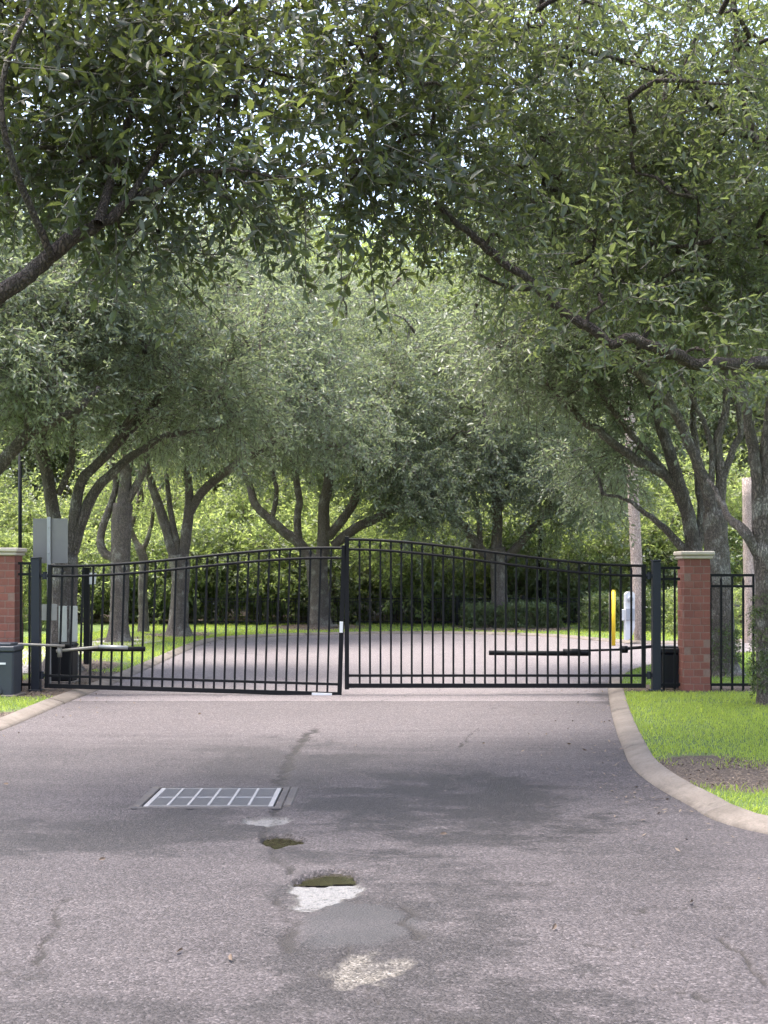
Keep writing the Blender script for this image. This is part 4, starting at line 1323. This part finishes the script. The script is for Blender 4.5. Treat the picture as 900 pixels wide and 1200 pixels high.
cd = 17.4
cb = empty('control_pedestal', (W(74, 0, cd)[0], cd, LZ), 'squat black control box on a plinth behind the sagging gate leaf', 'control box')
box('housing', W(59, 0, cd)[0], W(88, 0, cd)[0], cd - 0.16, cd + 0.16, LZ + 0.03, zz(758, cd), 'black_metal', cb, 0.015)
box('lid', W(58, 0, cd)[0], W(89, 0, cd)[0], cd - 0.175, cd + 0.175, zz(758, cd) + 0.002, zz(754, cd), 'black_metal', cb, 0.012)
box('plinth', W(57, 0, cd)[0], W(90, 0, cd)[0], cd - 0.19, cd + 0.19, LZ - 0.05, LZ + 0.028, 'kerb', cb, 0.006)
nb = empty('notice_board', (W(80, 0, cd + 0.25)[0], cd + 0.25, LZ), 'pale notice board with two sheets on stakes behind the black control box', 'notice board')
for a, b in ((69, 78.5), (82, 91)):
    box('sheet', W(a, 0, cd + .25)[0], W(b, 0, cd + .25)[0], cd + 0.235, cd + 0.25, zz(752, cd + .25), zz(710, cd + .25), 'notice', nb, 0.002)
    m = (a + b) / 2
    box('stake', W(m, 0, cd + .25)[0] - 0.015, W(m, 0, cd + .25)[0] + 0.015, cd + 0.252, cd + 0.28, LZ - 0.1, zz(712, cd + .25), 'arm_paint', nb)

pd_ = 21.0
bp = empty('camera_post', (W(102, 0, pd_)[0], pd_, LZ), 'black square post carrying a small white plate on the left verge', 'post')
box('shaft', W(98.5, 0, pd_)[0], W(105, 0, pd_)[0], pd_ - 0.05, pd_ + 0.05, LZ - 0.1, zz(667, pd_), 'black_metal', bp, 0.004)
box('shaft_cap', W(97.5, 0, pd_)[0], W(106, 0, pd_)[0], pd_ - 0.06, pd_ + 0.06, zz(667, pd_) + 0.001, zz(665, pd_), 'black_metal', bp, 0.003)
bm = bmesh.new()
box_bm(bm, Vector((W(109.3, 0, pd_)[0], pd_ - 0.02, zz(678, pd_))) - org(bp), (0.125, 0.03, 0.2), 0.004)
for v in bm.verts:
    if v.co.z < zz(678, pd_) - LZ:
        v.co.x -= 0.02
bm_obj('plate', bm, bp, 'white_paint')

def lamp_post(px, pyt, D, label, r=0.05):
    x = W(px, 0, D)[0]
    o = empty('lamp_post', (x, D, LZ), label, 'lamp post')
    zt = zz(pyt, D)
    rod('base', (x, D, LZ - 0.05), (x, D, LZ + 0.5), r * 1.8, 'black_metal', o, 14)
    rod('shaft', (x, D, LZ + 0.45), (x, D, zt), r, 'black_metal', o, 12)
    rod('collar', (x, D, LZ + 0.5), (x, D, LZ + 0.56), r * 1.5, 'black_metal', o, 14)
    V, q, t = tube(np.array(((x, D, zt - 0.02), (x, D, zt + 0.08), (x, D, zt + 0.1), (x, D, zt + 0.42), (x, D, zt + 0.45), (x, D, zt + 0.6))) - np.array(org(o)), (r * 0.9, r * 2.2, r * 2.0, r * 3.0, r * 3.4, r * 0.4), 8)
    link('lantern', np_mesh('lantern', V, [q, t]), o, ['black_metal'])
    return o
lamp_post(23.5, 500, 27.0, 'tall thin black lamp post among leaves behind the left brick pillar', 0.042)
lamp_post(633, 520, 38.2, 'black lamp post standing by the clipped hedge across the road', 0.055)

# utility pole, guy guard, meter box
ud = G(0, 751, LZ)[1]
up = empty('utility_pole', (W(750, 0, ud)[0], ud, LZ), 'leaning bare wooden utility pole beside the white meter box', 'utility pole')
b0 = np.array((W(750.5, 0, ud)[0], ud, LZ - 0.1)); t0_ = W(733, 385, ud)
tube_obj('pole', [b0, b0 * .6 + t0_ * .4, t0_], [0.145, 0.135, 0.122], 14, 'pole_wood', up, 0.02)
for f_ in (0.12, 0.2, 0.28):
    c = b0 * (1 - f_) + t0_ * f_
    rod('pole_step', c + np.array((0.1, -0.1, 0)), c + np.array((0.16, -0.2, 0)), 0.012, 'zinc', up, 6)
pd2 = 28.6
pp = empty('utility_pole', (W(880, 0, pd2)[0], pd2, LZ), 'pinkish wooden pole seen between the pillar oak and the ivy oak', 'utility pole')
b0 = np.array((W(880, 0, pd2)[0], pd2, LZ - 0.1)); t0_ = W(876, 560, pd2)
tube_obj('pole', [b0, (b0 + t0_) / 2, t0_], [0.155, 0.145, 0.135], 12, 'pole_wood', pp, 0.02)
rod('pole_step', (b0 + t0_) / 2 + np.array((0.05, -0.12, 0)), (b0 + t0_) / 2 + np.array((0.08, -0.22, 0)), 0.012, 'zinc', pp, 6)
yd = G(0, 754, LZ)[1]
gg = empty('marker_post', (W(719, 0, yd)[0], yd, LZ), 'slim yellow plastic marker post on the grass by the wooden pole', 'marker post')
x = W(719, 0, yd)[0]
rod('tube', (x, yd, LZ - 0.05), (x, yd, zz(693, yd)), 0.045, 'yellow_plastic', gg, 14)
rod('cap', (x, yd, zz(693, yd) + 0.001), (x, yd, zz(691.5, yd)), 0.04, 'yellow_plastic', gg, 14)
rod('stake', (x - 0.085, yd + 0.02, LZ - 0.05), (x - 0.085, yd + 0.02, zz(694, yd)), 0.018, 'arm_paint', gg, 8)
mb = empty('meter_box', (W(737, 0, ud - .3)[0], ud - 0.3, LZ), 'white electric meter pedestal standing before the wooden utility pole', 'meter box')
md = ud - 0.3
prof = [(732, 696), (735, 693.5), (741, 693.5), (743, 696), (743, 735), (740, 745), (736, 749.5), (732, 750)]
bm = bmesh.new()
o_ = org(mb)
fr = [bm.verts.new(Vector((W(a, 0, md)[0], md - 0.1, zz(b, md))) - o_) for a, b in prof]
bk = [bm.verts.new(Vector((W(a, 0, md)[0], md + 0.1, zz(b, md))) - o_) for a, b in prof]
bm.faces.new(fr); bm.faces.new(bk[::-1])
for i in range(len(prof)):
    j = (i + 1) % len(prof)
    bm.faces.new((fr[j], fr[i], bk[i], bk[j]))
bmesh.ops.recalc_face_normals(bm, faces=bm.faces[:])
bm_obj('housing', bm, mb, 'meter_grey')
box('lower_cover', W(732.5, 0, md)[0], W(742.5, 0, md)[0], md - 0.13, md - 0.102, zz(727, md), zz(713, md), 'meter_dark', mb, 0.005)
box('side_box', W(727.5, 0, md)[0], W(731.8, 0, md)[0], md - 0.06, md + 0.06, zz(727, md), zz(714, md), 'meter_grey', mb, 0.005)
bm = bmesh.new()
bmesh.ops.create_cone(bm, cap_ends=True, segments=18, radius1=0.07, radius2=0.06, depth=0.08, matrix=Matrix.Translation(Vector((W(737.5, 0, md)[0], md - 0.14, zz(702, md))) - o_) @ Matrix.Rotation(math.radians(90), 4, 'X'))
bm_obj('meter_dial', bm, mb, 'meter_dark')

# ------------------------------------------------------------------ storm drain
sdn = empty('storm_drain', ((gx0 + gx1) / 2, (gy0 + gy1) / 2, 0), 'rectangular steel storm drain grate set in the road before the potholes', 'drain')
box('pit', gx0, gx1, gy0, gy1, -0.5, -0.14, 'dark_pit', sdn)
e = 0.05
ax0, ax1, ay0, ay1 = gx0 - 0.02, gx1 + 0.02, gy0 - 0.04, gy1 + 0.04
fx_ = [(ax0 - 0.045, ax0 + 0.02, ay0, ay1), (ax1 - 0.02, ax1 + 0.03, ay0, ay1), (ax0 - 0.06, ax1 + 0.03, ay0 - 0.06, ay0 - 0.001), (ax0 - 0.07, ax1 + 0.03, ay1 + 0.001, ay1 + 0.03)]
for b_ in fx_:
    box('surround', b_[0], b_[1], b_[2], b_[3], -0.14, 0.006, 'drain_frame', sdn, 0.006)
box('lifting_lug', ax1 + 0.035, ax1 + 0.10, ay0 + 0.02, ay1 - 0.02, -0.1, 0.010, 'drain_frame', sdn, 0.01)
def gb(name, x0, x1, y0, y1, mat, zt=0.004, th=0.05):
    return box(name, x0, x1, y0, y1, zt - th, zt, mat, sdn, 0.002)
ix0, ix1, iy0, iy1 = ax0 + 0.034, ax1 - 0.034, ay0 + 0.02, ay1 - 0.02
gb('frame_bar', ix0, ix0 + 0.035, iy0, iy1, 'bar_pale'); gb('frame_bar', ix1 - 0.035, ix1, iy0, iy1, 'bar_pale')
gb('frame_bar', ix0 + 0.036, ix1 - 0.036, iy0, iy0 + 0.03, 'galv'); gb('frame_bar', ix0 + 0.036, ix1 - 0.036, iy1 - 0.03, iy1, 'galv')
for i in range(1, 6):
    c = ix0 + 0.025 + (ix1 - ix0 - 0.055) * i / 6
    gb('cross_bar', c - 0.010, c + 0.010, iy0 + 0.031, iy1 - 0.031, 'bar_pale', 0.007)
ym = (iy0 + iy1) / 2
gb('centre_bar', ix0 + 0.036, ix1 - 0.036, ym - 0.012, ym + 0.012, 'bar_pale', 0.002)
bm = bmesh.new()
yy = iy0 + 0.05
while yy < iy1 - 0.04:
    if abs(yy - ym) > 0.035:
        box_bm(bm, Vector(((ix0 + ix1) / 2, yy, -0.014)) - org(sdn), (ix1 - ix0 - 0.072, 0.012, 0.03))
    yy += 0.022
bm_obj('slats', bm, sdn, 'galv')['kind'] = 'stuff'

# ------------------------------------------------------------------ grass and leaf litter
def blades(name, label, poly_test, rect, n, h, w, mat):
    x0, x1, y0, y1 = rect
    x = RNG.uniform(x0, x1, n); y = RNG.uniform(y0, y1, n)
    s = soil_at(x, y) + 0.6 * vnoise(x, y, 2.4, 5)
    k = poly_test(x, y) & (RNG.uniform(size=n) > s * 1.3)
    x, y = x[k], y[k]; n = len(x)
    a = RNG.uniform(0, 6.28, n); hh = h * RNG.uniform(0.5, 1.25, n) * (0.8 + 0.25 * vnoise(x, y, 3.0, 8))
    lean = RNG.normal(0, 0.5, (n, 2)) * hh[:, None]
    base = np.stack((x, y, np.full(n, LZ - 0.004)), 1)
    wd = np.stack((np.cos(a), np.sin(a), np.zeros(n)), 1) * (w * RNG.uniform(0.6, 1.3, n))[:, None]
    mid = base + np.column_stack((lean * 0.35, hh * 0.6)); tip = base + np.column_stack((lean, hh))
    V = np.stack((base - wd, base + wd, mid - wd * 0.8, mid + wd * 0.8, tip), 1).reshape(-1, 3)
    o = (np.arange(n) * 5)[:, None]
    t = np.vstack((o + np.array((0, 1, 3)), o + np.array((0, 3, 2)), o + np.array((2, 3, 4))))
    TRI[0] += len(t)
    c = V.mean(0)
    ob = link(name, np_mesh(name, V - c, [t]), None, [mat], loc=c)
    return tag(ob, label, 'grass', kind='stuff')
inR = lambda x, y: in_poly(x, y, offset(np.vstack((RK, [(70, -12)])), 0.0))
inL = lambda x, y: in_poly(x, y, LPOLY)
blades('lawn_grass', 'bright green mown lawn before the right brick pillar', inR, (2.1, 6.0, 7.3, 15.9), 60000, 0.055, 0.004, 'grass')
blades('lawn_grass', 'grass at the road corner behind the right gate post', inR, (2.9, 9.5, 16.2, 25), 34000, 0.06, 0.006, 'grass_far')
blades('lawn_grass', 'patch of grass by the left kerb before the grey cabinet', inL, (-6.2, -3.9, 12.0, 16.2), 14000, 0.05, 0.004, 'grass')
blades('lawn_grass', 'grass of the left verge behind the sagging gate leaf', inL, (-9, -3.8, 16.5, 32), 40000, 0.06, 0.006, 'grass')
blades('lawn_grass', 'strip of grass along the far road edge', inL, (-8, 12, 28.5, 38.5), 36000, 0.07, 0.009, 'grass')

def litter(name, label, n, sampler, z, size, mat='litter'):
    x, y = sampler(n)
    n = len(x)
    a = RNG.uniform(0, 6.28, n); s = size * RNG.uniform(0.5, 1.3, n)
    c = np.stack((x, y, z + RNG.uniform(0.003, 0.02, n)), 1)
    d = np.stack((np.cos(a), np.sin(a), RNG.normal(0, 0.25, n)), 1) * s[:, None]
    e = np.stack((-np.sin(a), np.cos(a), RNG.normal(0, 0.3, n)), 1) * (s * 0.4)[:, None]
    V = np.stack((c - d, c + e, c + d, c - e), 1).reshape(-1, 3)
    o = (np.arange(n) * 4)[:, None]
    t = np.vstack((o + np.array((0, 1, 2)), o + np.array((0, 2, 3))))
    cc = V.mean(0)
    ob = link(name, np_mesh(name, V - cc, [t]), None, [mat], loc=cc)
    return tag(ob, label, 'leaf litter', kind='stuff')
def sampler(rect, test):
    def f(n):
        x = RNG.uniform(rect[0], rect[1], n); y = RNG.uniform(rect[2], rect[3], n)
        k = test(x, y) & (RNG.uniform(size=n) < soil_at(x, y))
        return x[k], y[k]
    return f
litter('leaf_litter', 'brown leaf litter on bare earth beside the right kerb', 60000, sampler((2.1, 6.5, 7.2, 16.4), inR), LZ, 0.013)
litter('leaf_litter', 'brown leaf litter and mulch under the sagging gate leaf', 30000, sampler((-7, -3.6, 11.5, 21), inL), LZ, 0.015)
litter('leaf_litter', 'brown mulch under the oaks on the far verge', 24000, sampler((-9, 9, 29, 38), inL), LZ, 0.03)
def kerb_side(line, side):
    def f(n):
        i = RNG.integers(0, len(line), n)
        p = offset(line, 0.0)[i] + RNG.normal(0, 0.25, (n, 2))
        p = p + (offset(line, -side)[i] - line[i]) * np.abs(RNG.exponential(0.16, n))[:, None]
        ok = in_poly(p[:, 0], p[:, 1], ROAD_POLY) & (p[:, 1] > 5) & (p[:, 1] < 34)
        return p[ok, 0], p[ok, 1]
    return f
litter('leaf_litter', 'dry leaf scraps gathered on the asphalt along the right kerb', 900, kerb_side(RE, 1), 0.002, 0.02)
litter('leaf_litter', 'dry leaf scraps gathered on the asphalt along the left kerb', 700, kerb_side(LE, -1), 0.002, 0.02)
# single fallen leaves on the asphalt
lf = spray_template(1, True, 3, L=0.07, wr=0.45)
for i, (px, py) in enumerate([(7, 921), (270, 1126), (210, 1118), (567, 873), (234, 838), (640, 862), (417, 875), (734, 936), (520, 980), (120, 1010), (650, 1090), (810, 1060)]):
    x, y = G(px, py)
    v = lf[0][6:] - lf[0][6:].mean(0)
    v = v * 1.0
    if i == 0:
        lm = np_mesh('fallen_leaf', v, [lf[1] - 6]); lm.materials.append(M['litter'])
    o = bpy.data.objects.new('fallen_leaf', lm); C.objects.link(o)
    o.location = (x, y, 0.018); o.rotation_euler = (random.uniform(-.3, .3), random.uniform(-.3, .3), random.uniform(0, 6))
    tag(o, 'small brown fallen leaf lying on the asphalt', 'leaf', 'fallen leaves scattered on the road')
print('LEAF TRIS', TRI[0])
